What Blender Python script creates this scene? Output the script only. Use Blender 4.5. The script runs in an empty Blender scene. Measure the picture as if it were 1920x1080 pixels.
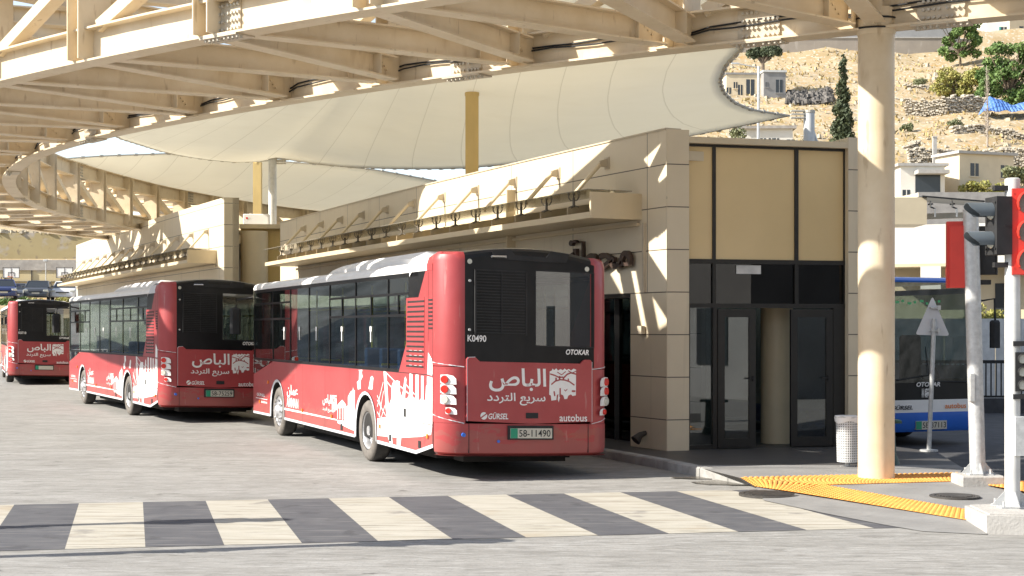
import bpy, bmesh, math, random
from mathutils import Vector, Matrix
from mathutils.geometry import tessellate_polygon
R = random.Random(7)
SC = bpy.context.scene
COL = SC.collection
rad = math.radians
V = Vector
# ------------------------------------------------------------------ camera, sky, sun, exposure
F, H, HY = 2750.0, 2.05, 618.0        # focal length in photo pixels, eye height, horizon row
cam = bpy.data.objects.new('camera', bpy.data.cameras.new('camera'))
COL.objects.link(cam)
cam.location = (0, 0, H); cam.rotation_euler = (rad(90), 0, 0)
cam.data.sensor_width = 36; cam.data.lens = F / 1920 * 36
cam.data.shift_y = (HY - 540) / 1920
cam.data.clip_start = .1; cam.data.clip_end = 3000
SC.camera = cam
SUN = V((-.972, -.236)).normalized(); ELEV = rad(34.5)
W = bpy.data.worlds.new('World'); SC.world = W; W.use_nodes = True
wn = W.node_tree.nodes; wl = W.node_tree.links
bgn = wn['Background']; sky = wn.new('ShaderNodeTexSky')
sky.sky_type = 'NISHITA'; sky.sun_disc = False
sky.sun_elevation = ELEV; sky.sun_rotation = math.atan2(SUN.x, SUN.y)
sky.air_density = 1.0; sky.dust_density = .5; sky.ozone_density = 1.0
hs = wn.new('ShaderNodeHueSaturation'); hs.inputs['Saturation'].default_value = .62
wl.new(sky.outputs[0], hs.inputs['Color']); wl.new(hs.outputs[0], bgn.inputs[0]); bgn.inputs[1].default_value = .13
sl = bpy.data.lights.new('sun', 'SUN'); sl.energy = 5.0; sl.angle = rad(.5); sl.color = (1, .94, .84)
so = bpy.data.objects.new('sun', sl); COL.objects.link(so)
sd = V((SUN.x * math.cos(ELEV), SUN.y * math.cos(ELEV), math.sin(ELEV)))
so.rotation_euler = sd.to_track_quat('Z', 'Y').to_euler(); so.location = sd * 60
SC.view_settings.view_transform = 'Standard'; SC.view_settings.look = 'None'
SC.view_settings.gamma = 1; SC.view_settings.exposure = .97
SC.cycles.max_bounces = 7; SC.cycles.transparent_max_bounces = 12

def at(px, py, Y): return V(((px - 960) / F * Y, Y, H + (HY - py) / F * Y))
def G(px, py, z=0.0):
    Y = F * (H - z) / (py - HY); return V(((px - 960) / F * Y, Y, z))

# ------------------------------------------------------------------ materials
MATS = {}
def mat(name, col, rough=.6, metal=0, var=0, vscale=2.0, stretch=(1, 1, 1), col2=None, bump=0, bscale=30, spec=.5, coat=0, detail=6, lo=.35, hi=.65, coords='Object'):
    m = bpy.data.materials.new(name); m.use_nodes = True; MATS[name] = m
    n = m.node_tree.nodes; l = m.node_tree.links; b = n['Principled BSDF']
    b.inputs['Base Color'].default_value = (*col, 1); b.inputs['Roughness'].default_value = rough
    b.inputs['Metallic'].default_value = metal; b.inputs['Specular IOR Level'].default_value = spec
    if coat: b.inputs['Coat Weight'].default_value = coat; b.inputs['Coat Roughness'].default_value = .06
    tc = n.new('ShaderNodeTexCoord'); mp = n.new('ShaderNodeMapping'); mp.inputs['Scale'].default_value = stretch
    l.new(tc.outputs[coords], mp.inputs[0])
    if var or col2:
        t = n.new('ShaderNodeTexNoise'); t.inputs['Scale'].default_value = vscale; t.inputs['Detail'].default_value = detail; t.inputs['Roughness'].default_value = .62
        l.new(mp.outputs[0], t.inputs['Vector'])
        cr = n.new('ShaderNodeValToRGB'); cr.color_ramp.elements[0].position = lo; cr.color_ramp.elements[1].position = hi
        c2 = col2 if col2 else tuple(min(1, c * (1 + var)) for c in col); c1 = col if col2 else tuple(c * (1 - var) for c in col)
        cr.color_ramp.elements[0].color = (*c1, 1); cr.color_ramp.elements[1].color = (*c2, 1)
        l.new(t.outputs['Fac'], cr.inputs[0]); l.new(cr.outputs[0], b.inputs['Base Color'])
        m['ramp'] = cr.name
    if bump:
        t2 = n.new('ShaderNodeTexNoise'); t2.inputs['Scale'].default_value = bscale; t2.inputs['Detail'].default_value = 5
        l.new(mp.outputs[0], t2.inputs['Vector'])
        bp = n.new('ShaderNodeBump'); bp.inputs['Strength'].default_value = bump; bp.inputs['Distance'].default_value = .02
        l.new(t2.outputs['Fac'], bp.inputs['Height']); l.new(bp.outputs[0], b.inputs['Normal'])
    return m
def nodes(m): return m.node_tree.nodes, m.node_tree.links, m.node_tree.nodes['Principled BSDF']
def base_link(m):
    b = m.node_tree.nodes['Principled BSDF']
    return b.inputs['Base Color'].links[0].from_socket if b.inputs['Base Color'].links else None
def mixin(m, fac, col):                                   # lay a second colour over a material where fac = 1
    n, l, b = nodes(m); mx = n.new('ShaderNodeMix'); mx.data_type = 'RGBA'
    s = base_link(m)
    if s: l.new(s, mx.inputs[6])
    else: mx.inputs[6].default_value = b.inputs['Base Color'].default_value
    mx.inputs[7].default_value = (*col, 1); l.new(fac, mx.inputs[0]); l.new(mx.outputs[2], b.inputs['Base Color'])
def mth(m, op, a, b2=None):
    n = m.node_tree.nodes.new('ShaderNodeMath'); n.operation = op
    for i, x in enumerate((a, b2)):
        if x is None: continue
        if isinstance(x, (int, float)): n.inputs[i].default_value = x
        else: m.node_tree.links.new(x, n.inputs[i])
    return n.outputs[0]
def uvsep(m):
    n = m.node_tree.nodes; t = n.new('ShaderNodeUVMap'); t.uv_map = 'UVMap'; s = n.new('ShaderNodeSeparateXYZ')
    m.node_tree.links.new(t.outputs[0], s.inputs[0]); return s.outputs[0], s.outputs[1]
def seams(m, du, dv, ou=0, ov=0, w=.008, col=(.1, .08, .06)):
    u, v = uvsep(m); fs = None
    for c, d, o in ((u, du, ou), (v, dv, ov)):
        if not d: continue
        f = mth(m, 'LESS_THAN', mth(m, 'FRACT', mth(m, 'DIVIDE', mth(m, 'SUBTRACT', c, o - 100 * d - w / 2), d)), w / d)
        fs = f if fs is None else mth(m, 'MAXIMUM', fs, f)
    mixin(m, fs, col)
def noisefac(m, scale, lo, hi, stretch=(1, 1, 1), detail=6, coords='Object', offs=0):
    n, l, _ = nodes(m); tc = n.new('ShaderNodeTexCoord'); mp = n.new('ShaderNodeMapping'); mp.inputs['Scale'].default_value = stretch
    mp.inputs['Location'].default_value = (offs, offs, offs)
    l.new(tc.outputs[coords], mp.inputs[0]); t = n.new('ShaderNodeTexNoise'); t.inputs['Scale'].default_value = scale; t.inputs['Detail'].default_value = detail
    l.new(mp.outputs[0], t.inputs['Vector']); r = n.new('ShaderNodeMapRange'); r.inputs[1].default_value = lo; r.inputs[2].default_value = hi
    l.new(t.outputs['Fac'], r.inputs[0]); return r.outputs[0]
def scaled(m, s, k): return mth(m, 'MULTIPLY', s, k)
def glass(name, tint, refl=1.0, rough=.01, trans=1.0, base=(.01, .012, .012), r0=.055):
    m = bpy.data.materials.new(name); m.use_nodes = True; n = m.node_tree.nodes; l = m.node_tree.links
    n.remove(n['Principled BSDF']); o = n['Material Output']
    gl = n.new('ShaderNodeBsdfGlossy'); gl.inputs['Roughness'].default_value = rough; gl.inputs['Color'].default_value = (refl, refl, refl, 1)
    tr = n.new('ShaderNodeBsdfTransparent'); tr.inputs['Color'].default_value = (*tint, 1)
    df = n.new('ShaderNodeBsdfDiffuse'); df.inputs['Color'].default_value = (*base, 1)
    m0 = n.new('ShaderNodeMixShader'); m0.inputs[0].default_value = 1 - trans
    lw = n.new('ShaderNodeLayerWeight'); lw.inputs['Blend'].default_value = .5; mx = n.new('ShaderNodeMixShader')
    pw = n.new('ShaderNodeMath'); pw.operation = 'POWER'; pw.inputs[1].default_value = 4.5; l.new(lw.outputs['Facing'], pw.inputs[0])
    mf = n.new('ShaderNodeMath'); mf.operation = 'MULTIPLY_ADD'; mf.inputs[1].default_value = .9; mf.inputs[2].default_value = r0; l.new(pw.outputs[0], mf.inputs[0])
    l.new(tr.outputs[0], m0.inputs[1]); l.new(df.outputs[0], m0.inputs[2])
    l.new(mf.outputs[0], mx.inputs[0]); l.new(m0.outputs[0], mx.inputs[1]); l.new(gl.outputs[0], mx.inputs[2]); l.new(mx.outputs[0], o.inputs[0])
    MATS[name] = m; return m

steel = mat('cream_steel', (.64, .52, .345), .5, col2=(.73, .62, .45), vscale=1.6, bump=.05, bscale=12)
mixin(steel, scaled(steel, noisefac(steel, 3.2, .62, .72, (1, 1, .35)), .45), (.46, .33, .18)); mixin(steel, scaled(steel, noisefac(steel, 9, .64, .70, (1, 1, .2), offs=4), .5), (.36, .25, .14))
steel_d = mat('dull_steel', (.55, .47, .35), .55, var=.1, vscale=4)
bolt_m = mat('bolt_grey', (.50, .46, .38), .5, var=.15, vscale=20)
panel = mat('wall_panel', (.71, .61, .45), .42, col2=(.75, .66, .50), vscale=.7, lo=.3, hi=.7)
mixin(panel, scaled(panel, noisefac(panel, 1.1, .55, .75, (1, 1, .25)), .25), (.50, .41, .28))
def tiles(m, du, dv, ou, ov, amt, col):
    u, v = uvsep(m); n, l, _ = nodes(m); c = n.new('ShaderNodeCombineXYZ')
    l.new(mth(m, 'FLOOR', mth(m, 'DIVIDE', mth(m, 'SUBTRACT', u, ou - 100 * du), du)), c.inputs[0]); l.new(mth(m, 'FLOOR', mth(m, 'DIVIDE', mth(m, 'SUBTRACT', v, ov - 100 * dv), dv)), c.inputs[1])
    w = n.new('ShaderNodeTexWhiteNoise'); w.noise_dimensions = '2D'; l.new(c.outputs[0], w.inputs[0]); mixin(m, scaled(m, w.outputs[0], amt), col)
tiles(panel, 2.5, .675, .58, .62, .22, (.50, .42, .30))
mixin(panel, scaled(panel, noisefac(panel, 6, .60, .72, (1, 1, .06)), .3), (.42, .35, .25))
seams(panel, 2.5, .675, .58, .62, .016)
panel2 = mat('wall_panel_side', (.72, .62, .45), .42, var=.05, vscale=.8)
tiles(panel2, 9, .675, 0, .62, .22, (.52, .44, .31)); mixin(panel2, scaled(panel2, noisefac(panel2, 6, .60, .72, (1, 1, .06)), .3), (.44, .37, .26))
seams(panel2, 0, .675, 0, .62, .016)
plain = mat('beige_panel', (.66, .55, .37), .45, var=.05, vscale=1.2)
spandrel = mat('spandrel_panel', (.74, .56, .29), .16, var=.03, vscale=.8, spec=.6)
frame_m = mat('dark_frame', (.014, .013, .012), .35, var=.2, vscale=8)
dark = mat('dark_shade_tone', (.03, .028, .025), .8, var=.3, vscale=2)  # near-black that puts deep shade into the colour
dglass = glass('door_glass', (.55, .62, .64), .95, r0=.10)
bandglass = glass('band_glass', (.10, .10, .095), .95)
windglass = glass('windscreen_glass', (.34, .38, .38), .9, r0=.06)
busglass = glass('bus_window_glass', (.62, .70, .70), .95, r0=.10)
rearglass = glass('bus_rear_glass', (.22, .25, .24), 1, r0=.17)
canglass = glass('canopy_glass', (.75, .76, .7), .9, .15, .55, (.45, .42, .34))
red = mat('red_paint', (.34, .042, .045), .45, col2=(.40, .058, .060), vscale=1.5, coat=.25, lo=.3, hi=.7)
mixin(red, scaled(red, noisefac(red, 5, .58, .78, (1, 1, .5)), .35), (.30, .085, .075))
_z = None
_n, _l, _b = nodes(red); _tc = _n.new('ShaderNodeTexCoord'); _sp = _n.new('ShaderNodeSeparateXYZ'); _l.new(_tc.outputs['Object'], _sp.inputs[0])
_f = mth(red, 'LESS_THAN', _sp.outputs[2], mth(red, 'ADD', .42, scaled(red, noisefac(red, 3.5, .3, .75, (1, 1, 2.5)), .5)))
mixin(red, scaled(red, _f, .28), (.20, .13, .10))
mixin(red, scaled(red, noisefac(red, 16, .66, .72, (1, 1, .15)), .4), (.42, .22, .20))
redplate = mat('signal_red', (.60, .045, .03), .45, var=.06, vscale=4)
white = mat('white_paint', (.80, .79, .77), .4, var=.04, vscale=3)
lettering = mat('white_lettering', (.80, .78, .76), .5, var=.03, vscale=8)
black = mat('black_plastic', (.007, .007, .008), .34, var=.3, vscale=3, coat=.05, spec=.3)
mixin(black, scaled(black, noisefac(black, 2.5, .5, .75), .2), (.035, .032, .03))
blackm = mat('matt_black', (.016, .016, .017), .7, var=.3, vscale=6)
rubber = mat('tyre_rubber', (.045, .042, .04), .85, var=.3, vscale=7, bump=.1)
dust_r = mat('dusty_sidewall', (.15, .135, .12), .9, var=.2, vscale=6)
rim_m = mat('rim_metal', (.52, .52, .53), .38, metal=.6, var=.2, vscale=9)
under = mat('underbody', (.02, .019, .018), .9, var=.3, vscale=5)
seatb = mat('blue_seat', (.035, .09, .26), .6, var=.15, vscale=8)
yellow = mat('yellow_rail', (.85, .62, .03), .4, var=.03)
bluep = mat('blue_paint', (.03, .15, .62), .35, var=.05, vscale=3, coat=.3)
silver = mat('silver_paint', (.60, .61, .64), .4, var=.04, vscale=2)
orange_l = mat('orange_lens', (.8, .22, .03), .25, var=.05)
red_l = mat('red_lens', (.62, .03, .02), .2, var=.08, vscale=30)
clear_l = mat('clear_lens', (.55, .55, .48), .2, var=.08, vscale=30)
chrome = mat('chrome_trim', (.6, .6, .6), .25, metal=1)
galv = mat('galvanised_steel', (.52, .53, .53), .45, metal=.35, var=.14, vscale=14, bump=.05)
whitepole = mat('white_pole', (.60, .60, .58), .5, var=.12, vscale=4)
brown = mat('brown_letter', (.06, .035, .025), .5, var=.1)
yellowcol = mat('ochre_steel', (.62, .45, .18), .55, var=.08, vscale=3, stretch=(1, 1, .3))
orange = mat('orange_tactile', (.70, .315, .065), .75, var=.12, vscale=5); mixin(orange, scaled(orange, noisefac(orange, 3, .55, .7), .35), (.34, .20, .08))
bluish = mat('blue_wall', (.30, .36, .48), .8, var=.05)
plate_w = mat('plate_white', (.55, .52, .44), .5, var=.06, vscale=15)
plate_g = mat('plate_green', (.02, .28, .16), .5, var=.05)
plate_k = mat('plate_black', (.02, .02, .02), .5)
# membrane: light comes through
membrane = mat('membrane', (.75, .715, .61), .7, col2=(.80, .765, .665), vscale=.5)
seams(membrane, 2.4, 0, .3, 0, .055, (.52, .48, .37))
mixin(membrane, scaled(membrane, noisefac(membrane, .8, .58, .8, (1, 1, 1)), .3), (.62, .55, .41))
_n, _l, _b = nodes(membrane)
_t = _n.new('ShaderNodeBsdfTranslucent'); _t.inputs['Color'].default_value = (.95, .92, .82, 1)
_m = _n.new('ShaderNodeMixShader'); _m.inputs[0].default_value = .42
_l.new(_b.outputs[0], _m.inputs[1]); _l.new(_t.outputs[0], _m.inputs[2]); _l.new(_m.outputs[0], _n['Material Output'].inputs[0])
# ground
rot = rad(10)
conc = mat('stamped_concrete', (.235, .228, .212), .85, col2=(.31, .302, .286), vscale=.5, bump=.35, bscale=26, stretch=(1, 3.5, 1))
mixin(conc, scaled(conc, noisefac(conc, 3.0, .50, .66, (.55, 2.4, 1), 12), .55), (.15, .145, .132))
mixin(conc, scaled(conc, noisefac(conc, 9, .56, .66, (.45, 2.4, 1), 8, offs=13), .6), (.12, .115, .105))
mixin(conc, scaled(conc, noisefac(conc, 8, .57, .68, (.4, 2.2, 1), 8, offs=31), .6), (.42, .415, .40))
mixin(conc, scaled(conc, noisefac(conc, 2.2, .70, .735, (1, 1.3, 1), 4, offs=17), .8), (.075, .07, .065))
mixin(conc, scaled(conc, noisefac(conc, 22, .55, .72, (.35, 3, 1), 6, offs=3), .45), (.38, .375, .36))
mixin(conc, scaled(conc, noisefac(conc, 40, .56, .66, (.7, 1.6, 1), 4, offs=41), .5), (.14, .135, .125))
mixin(conc, scaled(conc, noisefac(conc, .22, .52, .72), .4), (.19, .18, .165))
mixin(conc, scaled(conc, noisefac(conc, 1.1, .66, .70, (1, 1.6, 1), 5, offs=9), .5), (.12, .115, .105))
dpave = mat('dark_paver', (.068, .069, .078), .8, col2=(.095, .095, .102), vscale=2, bump=.2, bscale=25, stretch=(1, 2, 1))
mixin(dpave, scaled(dpave, noisefac(dpave, 4.5, .57, .66, (.25, 3, 1), 8), .6), (.20, .195, .19)); mixin(dpave, scaled(dpave, noisefac(dpave, 3, .60, .66, offs=11), .6), (.045, .045, .05)); mixin(dpave, scaled(dpave, noisefac(dpave, 1.3, .55, .7), .4), (.14, .138, .14))
lpave = mat('cream_paver', (.37, .345, .285), .85, col2=(.43, .405, .35), vscale=1.4, bump=.3, bscale=25, stretch=(1, 2.5, 1))
mixin(lpave, scaled(lpave, noisefac(lpave, 3.2, .52, .64, (.2, 2.8, 1), 9), .6), (.23, .20, .15)); mixin(lpave, scaled(lpave, noisefac(lpave, 6, .60, .66, (.3, 3, 1), offs=7), .7), (.15, .135, .11)); mixin(lpave, scaled(lpave, noisefac(lpave, 1.6, .62, .68, offs=21), .6), (.17, .16, .15))
mixin(lpave, scaled(lpave, noisefac(lpave, .9, .60, .72, offs=5), .5), (.30, .225, .135))
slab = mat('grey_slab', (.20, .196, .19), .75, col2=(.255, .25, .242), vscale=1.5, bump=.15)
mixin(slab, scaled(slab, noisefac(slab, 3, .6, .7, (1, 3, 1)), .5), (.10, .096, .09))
shade_slab = mat('shade_toned_slab', (.06, .057, .055), .5, col2=(.085, .08, .075), vscale=2.5, stretch=(1, 2, 1), bump=.1)
kerb_m = mat('kerb_stone', (.24, .235, .22), .85, col2=(.40, .39, .37), vscale=3, bump=.3)
paleconc = mat('pale_concrete', (.36, .345, .32), .85, col2=(.44, .425, .40), vscale=5, bump=.3)
asph = mat('asphalt', (.055, .055, .058), .85, var=.25, vscale=3, bump=.3)
wet = mat('wet_stain', (.085, .075, .06), .22, var=.3, vscale=4)
iron = mat('cast_iron', (.05, .045, .04), .6, var=.3, vscale=14)

# ------------------------------------------------------------------ mesh builder
ORIG = {}
class MB:
    def __init__(s): s.v = []; s.f = []; s.m = []; s.uv = {}
    def add(s, vs, fs, m=0, uvs=None):
        b = len(s.v); s.v += [V(p) for p in vs]
        for i, f in enumerate(fs):
            if uvs: s.uv[len(s.f)] = [uvs[k] for k in f]
            s.f.append([b + k for k in f]); s.m.append(m)
    def quad(s, a, b, c, d, m=0, uv=None): s.add([a, b, c, d], [[0, 1, 2, 3]], m, uv)
    def obox(s, o, ex, ey, ez, m=0):
        o, ex, ey, ez = V(o), V(ex), V(ey), V(ez)
        vs = [o + ex * i + ey * j + ez * k for k in (0, 1) for j in (0, 1) for i in (0, 1)]
        fs = [[0, 2, 3, 1], [4, 5, 7, 6], [0, 1, 5, 4], [2, 6, 7, 3], [0, 4, 6, 2], [1, 3, 7, 5]]
        if ex.cross(ey).dot(ez) < 0: fs = [f[::-1] for f in fs]
        s.add(vs, fs, m)
    def box(s, x0, x1, y0, y1, z0, z1, m=0): s.obox((x0, y0, z0), (x1 - x0, 0, 0), (0, y1 - y0, 0), (0, 0, z1 - z0), m)
    def cbox(s, x0, x1, y0, y1, z0, z1, c, m=0):         # box with chamfered vertical and top edges
        pl = [(x0 + c, y0), (x1 - c, y0), (x1, y0 + c), (x1, y1 - c), (x1 - c, y1), (x0 + c, y1), (x0, y1 - c), (x0, y0 + c)]
        pi = [(min(max(x, x0 + c), x1 - c), min(max(y, y0 + c), y1 - c)) for x, y in pl]
        s.loft([[(x, y, z0) for x, y in pl], [(x, y, z1 - c) for x, y in pl], [(x * .5 + a * .5, y * .5 + b * .5, z1 - c * .3) for (x, y), (a, b) in zip(pl, pi)], [(a, b, z1) for a, b in pi]], m=m)
    def loft(s, rings, closed=True, caps=True, m=0, mfun=None):
        n = len(rings[0]); b = len(s.v)
        for r in rings: s.v += [V(p) for p in r]
        for i in range(len(rings) - 1):
            for j in range(n if closed else n - 1):
                k = (j + 1) % n
                s.f.append([b + i * n + j, b + i * n + k, b + (i + 1) * n + k, b + (i + 1) * n + j]); s.m.append(mfun(i, j) if mfun else m)
        if caps:
            s.f.append([b + j for j in range(n)][::-1]); s.m.append(mfun(0, 0) if mfun else m)
            s.f.append([b + (len(rings) - 1) * n + j for j in range(n)]); s.m.append(mfun(len(rings) - 2, 0) if mfun else m)
    def tube(s, path, r, n=10, m=0, caps=True):
        path = [V(p) for p in path]; rings = []
        rs = r if isinstance(r, (list, tuple)) else [r] * len(path)
        for i, p in enumerate(path):
            t = (path[min(i + 1, len(path) - 1)] - path[max(i - 1, 0)]).normalized()
            a = t.cross(V((0, 0, 1)) if abs(t.z) < .95 else V((1, 0, 0))).normalized(); c = t.cross(a)
            rings.append([p + (a * math.cos(q) - c * math.sin(q)) * rs[i] for q in (2 * math.pi * k / n for k in range(n))])
        s.loft(rings[::-1] if False else rings, True, caps, m)
    def prism(s, poly, o, ex, ey, d, m=0, sidem=None):   # poly in (ex,ey) plane at o, extruded by vector d
        o, ex, ey, d = V(o), V(ex), V(ey), V(d)
        p = [o + ex * a + ey * b for a, b in poly]; n = len(p)
        tri = tessellate_polygon([[V((a, b, 0)) for a, b in poly]])
        fs = [list(t) for t in tri]
        ref = d.length > 0
        up = ex.cross(ey)
        for t in fs:
            a = (p[t[1]] - p[t[0]]).cross(p[t[2]] - p[t[0]])
            if a.dot(d if ref else up) < 0: t.reverse()
        if not ref: s.add(p, fs, m); return
        s.add([q + d for q in p], fs, m); s.add(p, [t[::-1] for t in fs], m)
        area = sum(poly[i][0] * poly[(i + 1) % n][1] - poly[(i + 1) % n][0] * poly[i][1] for i in range(n))
        flip = (area > 0) != (up.dot(d) > 0)
        for i in range(n):
            k = (i + 1) % n; f = [p[i], p[k], p[k] + d, p[i] + d]
            s.add(f[::-1] if flip else f, [[0, 1, 2, 3]], m if sidem is None else sidem)
    def ibeam(s, p0, p1, up=(0, 0, 1), w=.2, h=.3, tf=.025, tw=.02, m=0):
        p0, p1 = V(p0), V(p1); t = p1 - p0; tn = t.normalized(); sd_ = tn.cross(V(up)).normalized(); u = sd_.cross(tn)
        for z0 in (-h / 2, h / 2 - tf): s.obox(p0 - sd_ * w / 2 + u * z0, sd_ * w, t, u * tf, m)
        s.obox(p0 - sd_ * tw / 2 + u * (-h / 2 + tf), sd_ * tw, t, u * (h - 2 * tf), m)
    def sweep(s, pts, nrm, sec, m=0, uvs=None, caps=True):  # section (n,z) along pts (horizontal curve) with outward normals
        rings = [[p + V((n_.x, n_.y, 0)) * a + V((0, 0, z)) for a, z in sec] for p, n_ in zip(pts, nrm)]
        k = len(sec); b = len(s.v)
        for r in rings: s.v += r
        for i in range(len(rings) - 1):
            for j in range(k):
                q = (j + 1) % k
                if uvs: s.uv[len(s.f)] = [(uvs[i], sec[j][1]), (uvs[i], sec[q][1]), (uvs[i + 1], sec[q][1]), (uvs[i + 1], sec[j][1])]
                s.f.append([b + i * k + j, b + i * k + q, b + (i + 1) * k + q, b + (i + 1) * k + j]); s.m.append(m)
        if caps:
            s.f.append([b + j for j in range(k)][::-1]); s.m.append(m)
            s.f.append([b + (len(rings) - 1) * k + j for j in range(k)]); s.m.append(m)
    def disc(s, c, nrm, r, n=16, m=0, ry=None):
        nrm = V(nrm).normalized(); a = nrm.cross(V((0, 0, 1)) if abs(nrm.z) < .9 else V((1, 0, 0))).normalized(); b = nrm.cross(a)
        s.add([V(c) + a * math.cos(2 * math.pi * k / n) * r + b * math.sin(2 * math.pi * k / n) * (ry or r) for k in range(n)], [list(range(n))], m)
    def build(s, name, mats, parent=None, local=False, smooth=False, origin=None, loc=None, recalc=True):
        me = bpy.data.meshes.new(name)
        if parent is not None: off = V((0, 0, 0)) if local else ORIG.get(parent.name, V((0, 0, 0)))
        elif origin is not None: off = V(origin)
        else:
            xs = [p.x for p in s.v]; ys = [p.y for p in s.v]; off = V(((min(xs) + max(xs)) / 2, (min(ys) + max(ys)) / 2, min(p.z for p in s.v)))
        me.from_pydata([tuple(p - off) for p in s.v], [], s.f)
        for mm in (mats if isinstance(mats, (list, tuple)) else [mats]): me.materials.append(mm)
        me.polygons.foreach_set('material_index', s.m)
        if s.uv:
            ul = me.uv_layers.new(name='UVMap')
            for fi, us in s.uv.items():
                for li, u in zip(me.polygons[fi].loop_indices, us): ul.data[li].uv = u
        if recalc:
            bm = bmesh.new(); bm.from_mesh(me); bmesh.ops.recalc_face_normals(bm, faces=bm.faces); bm.to_mesh(me); bm.free()
        if smooth:
            me.polygons.foreach_set('use_smooth', [True] * len(me.polygons))
            me.set_sharp_from_angle(angle=rad(38))
        me.update()
        o = bpy.data.objects.new(name, me); COL.objects.link(o)
        if parent is not None: o.parent = parent; ORIG[o.name] = off
        else: o.location = off; ORIG[o.name] = off
        return o
def tag(o, label, cat, group=None):
    o['label'] = label; o['category'] = cat
    if group: o['group'] = group
    return o
def struct(o, kind='structure'): o['kind'] = kind; return o
def thing(name, label, cat, loc=(0, 0, 0), rz=0, group=None):
    o = bpy.data.objects.new(name, None); COL.objects.link(o); o.location = loc; o.rotation_euler = (0, 0, rz); o.empty_display_size = .2
    ORIG[o.name] = V(loc); return tag(o, label, cat, group)
def copy_tree(o, parent=None):
    c = o.copy(); COL.objects.link(c)
    if parent is not None: c.parent = parent
    for ch in list(o.children): copy_tree(ch, c)
    return c
def text_geo(body, x0, x1, z0, z1, o, ex, ez, n, depth=0.0, bold=.012, shear=0.0):
    """text as mesh data fitted into the rectangle x0..x1, z0..z1 of the plane (o, ex, ez)"""
    cu = bpy.data.curves.new('text', 'FONT'); cu.body = body; cu.offset = bold; cu.resolution_u = 4; cu.shear = shear
    to = bpy.data.objects.new('text', cu); COL.objects.link(to)
    dg = bpy.context.evaluated_depsgraph_get(); dg.update()
    me = bpy.data.meshes.new_from_object(to.evaluated_get(dg))
    vs = [v.co.copy() for v in me.vertices]; fs = [list(p.vertices) for p in me.polygons]
    bpy.data.objects.remove(to); bpy.data.curves.remove(cu); bpy.data.meshes.remove(me)
    if not vs: return [], []
    a0 = min(v.x for v in vs); a1 = max(v.x for v in vs); b0 = min(v.y for v in vs); b1 = max(v.y for v in vs)
    o, ex, ez, n = V(o), V(ex), V(ez), V(n)
    P = [o + ex * (x0 + (v.x - a0) / (a1 - a0) * (x1 - x0)) + ez * (z0 + (v.y - b0) / (b1 - b0) * (z1 - z0)) for v in vs]
    if depth:
        P2 = P + [p + n * depth for p in P]; k = len(P); from collections import Counter
        ec = Counter(); 
        for f in fs:
            for i in range(len(f)): ec[frozenset((f[i], f[(i + 1) % len(f)]))] += 1
        F2 = [[i + k for i in f] for f in fs] + [[a, b, b + k, a + k] for f in fs for a, b in ((f[i], f[(i + 1) % len(f)]) for i in range(len(f))) if ec[frozenset((a, b))] == 1]
        return P2, F2
    return P, fs
AR = {'bus': '\uFEB9\uFE8E\uFE92\uFEDF\uFE8D', 'fast': '\uFEA9\uFEA9\uFEAE\uFE98\uFEDF\uFE8D \uFECA\uFEF3\uFEAE\uFEB3', 'station': '\uFE94\uFEC4\uFEA4\uFEE3', 'amman': '\uFEE5\uFE8E\uFEE4\uFECB'}

# ------------------------------------------------------------------ ground, crossing, pavement
def sheet(name, pts, m, kind='structure', z=None):
    b = MB(); P = [V(p) for p in pts]
    if z is not None: P = [V((p.x, p.y, z)) for p in P]
    tri = tessellate_polygon([[V((p.x, p.y, 0)) for p in P]])
    b.add(P, [list(t) for t in tri]); o = b.build(name, m, recalc=False)
    for p in o.data.polygons:
        if p.normal.z < 0: p.flip()
    o['kind'] = kind; return o
b = MB(); b.quad((-900, -900, 0), (900, -900, 0), (900, 900, 0), (-900, 900, 0))
ground = struct(b.build('ground', conc, recalc=False, origin=(0, 0, 0)))
CU = V((.718, .131, 0)); CN = V((-.93, 3.6, 0)); C0 = V((-3.45, 13.80, 0))
for nm, mm, par in (('dark_crossing_stripes', dpave, 0), ('pale_crossing_stripes', lpave, 1)):
    b = MB()
    for k in range(-9, 13):
        if k % 2 != par: continue
        zz = V((0, 0, .004)); o = C0 + CU * k + zz; n8 = 8
        for i in range(n8):
            b.quad(o + CN * i / n8, o + CU + CN * i / n8, o + CU + CN * (i + 1) / n8, o + CN * (i + 1) / n8)
    struct(b.build(nm, mm, recalc=False))
# ------------------------------------------------------------------ building curves
def arc(p0, phi0, phi1, L, step=.5):
    pts, tan = [], []; p = V((p0[0], p0[1], 0)); n = int(L / step)
    for i in range(n + 1):
        ph = rad(phi0 + (phi1 - phi0) * i / n); t = V((-math.sin(ph), math.cos(ph), 0)); pts.append(p.copy()); tan.append(t); p += t * (L / n)
    return pts, tan, [V((-t.y, t.x, 0)) for t in tan], L / n
class Facade:
    def __init__(s, p0, a, c, L): s.p, s.t, s.n, s.d = arc(p0, a, c, L); s.L = L
    def at(s, u, w=0, z=0):
        i = min(max(u / s.d, 0), len(s.p) - 1.001) ; k = int(i); f = i - k
        q = s.p[k].lerp(s.p[k + 1], f) + (s.t[0] * u if u < 0 else V((0, 0, 0))); n = s.n[k].lerp(s.n[k + 1], f).normalized()
        return q + n * w + V((0, 0, z))
    def nn(s, u): return s.n[min(max(int(round(u / s.d)), 0), len(s.n) - 1)]
    def tt(s, u): return s.t[min(max(int(round(u / s.d)), 0), len(s.t) - 1)]
    def rng(s, u0, u1, step=.5):
        n = max(1, int(round((u1 - u0) / step))); us = [u0 + (u1 - u0) * i / n for i in range(n + 1)]
        return us, [s.at(u) for u in us], [s.nn(u) for u in us]
FA = Facade((2.447, 23.2), 26.6, 22.4, 22.5)
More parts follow.
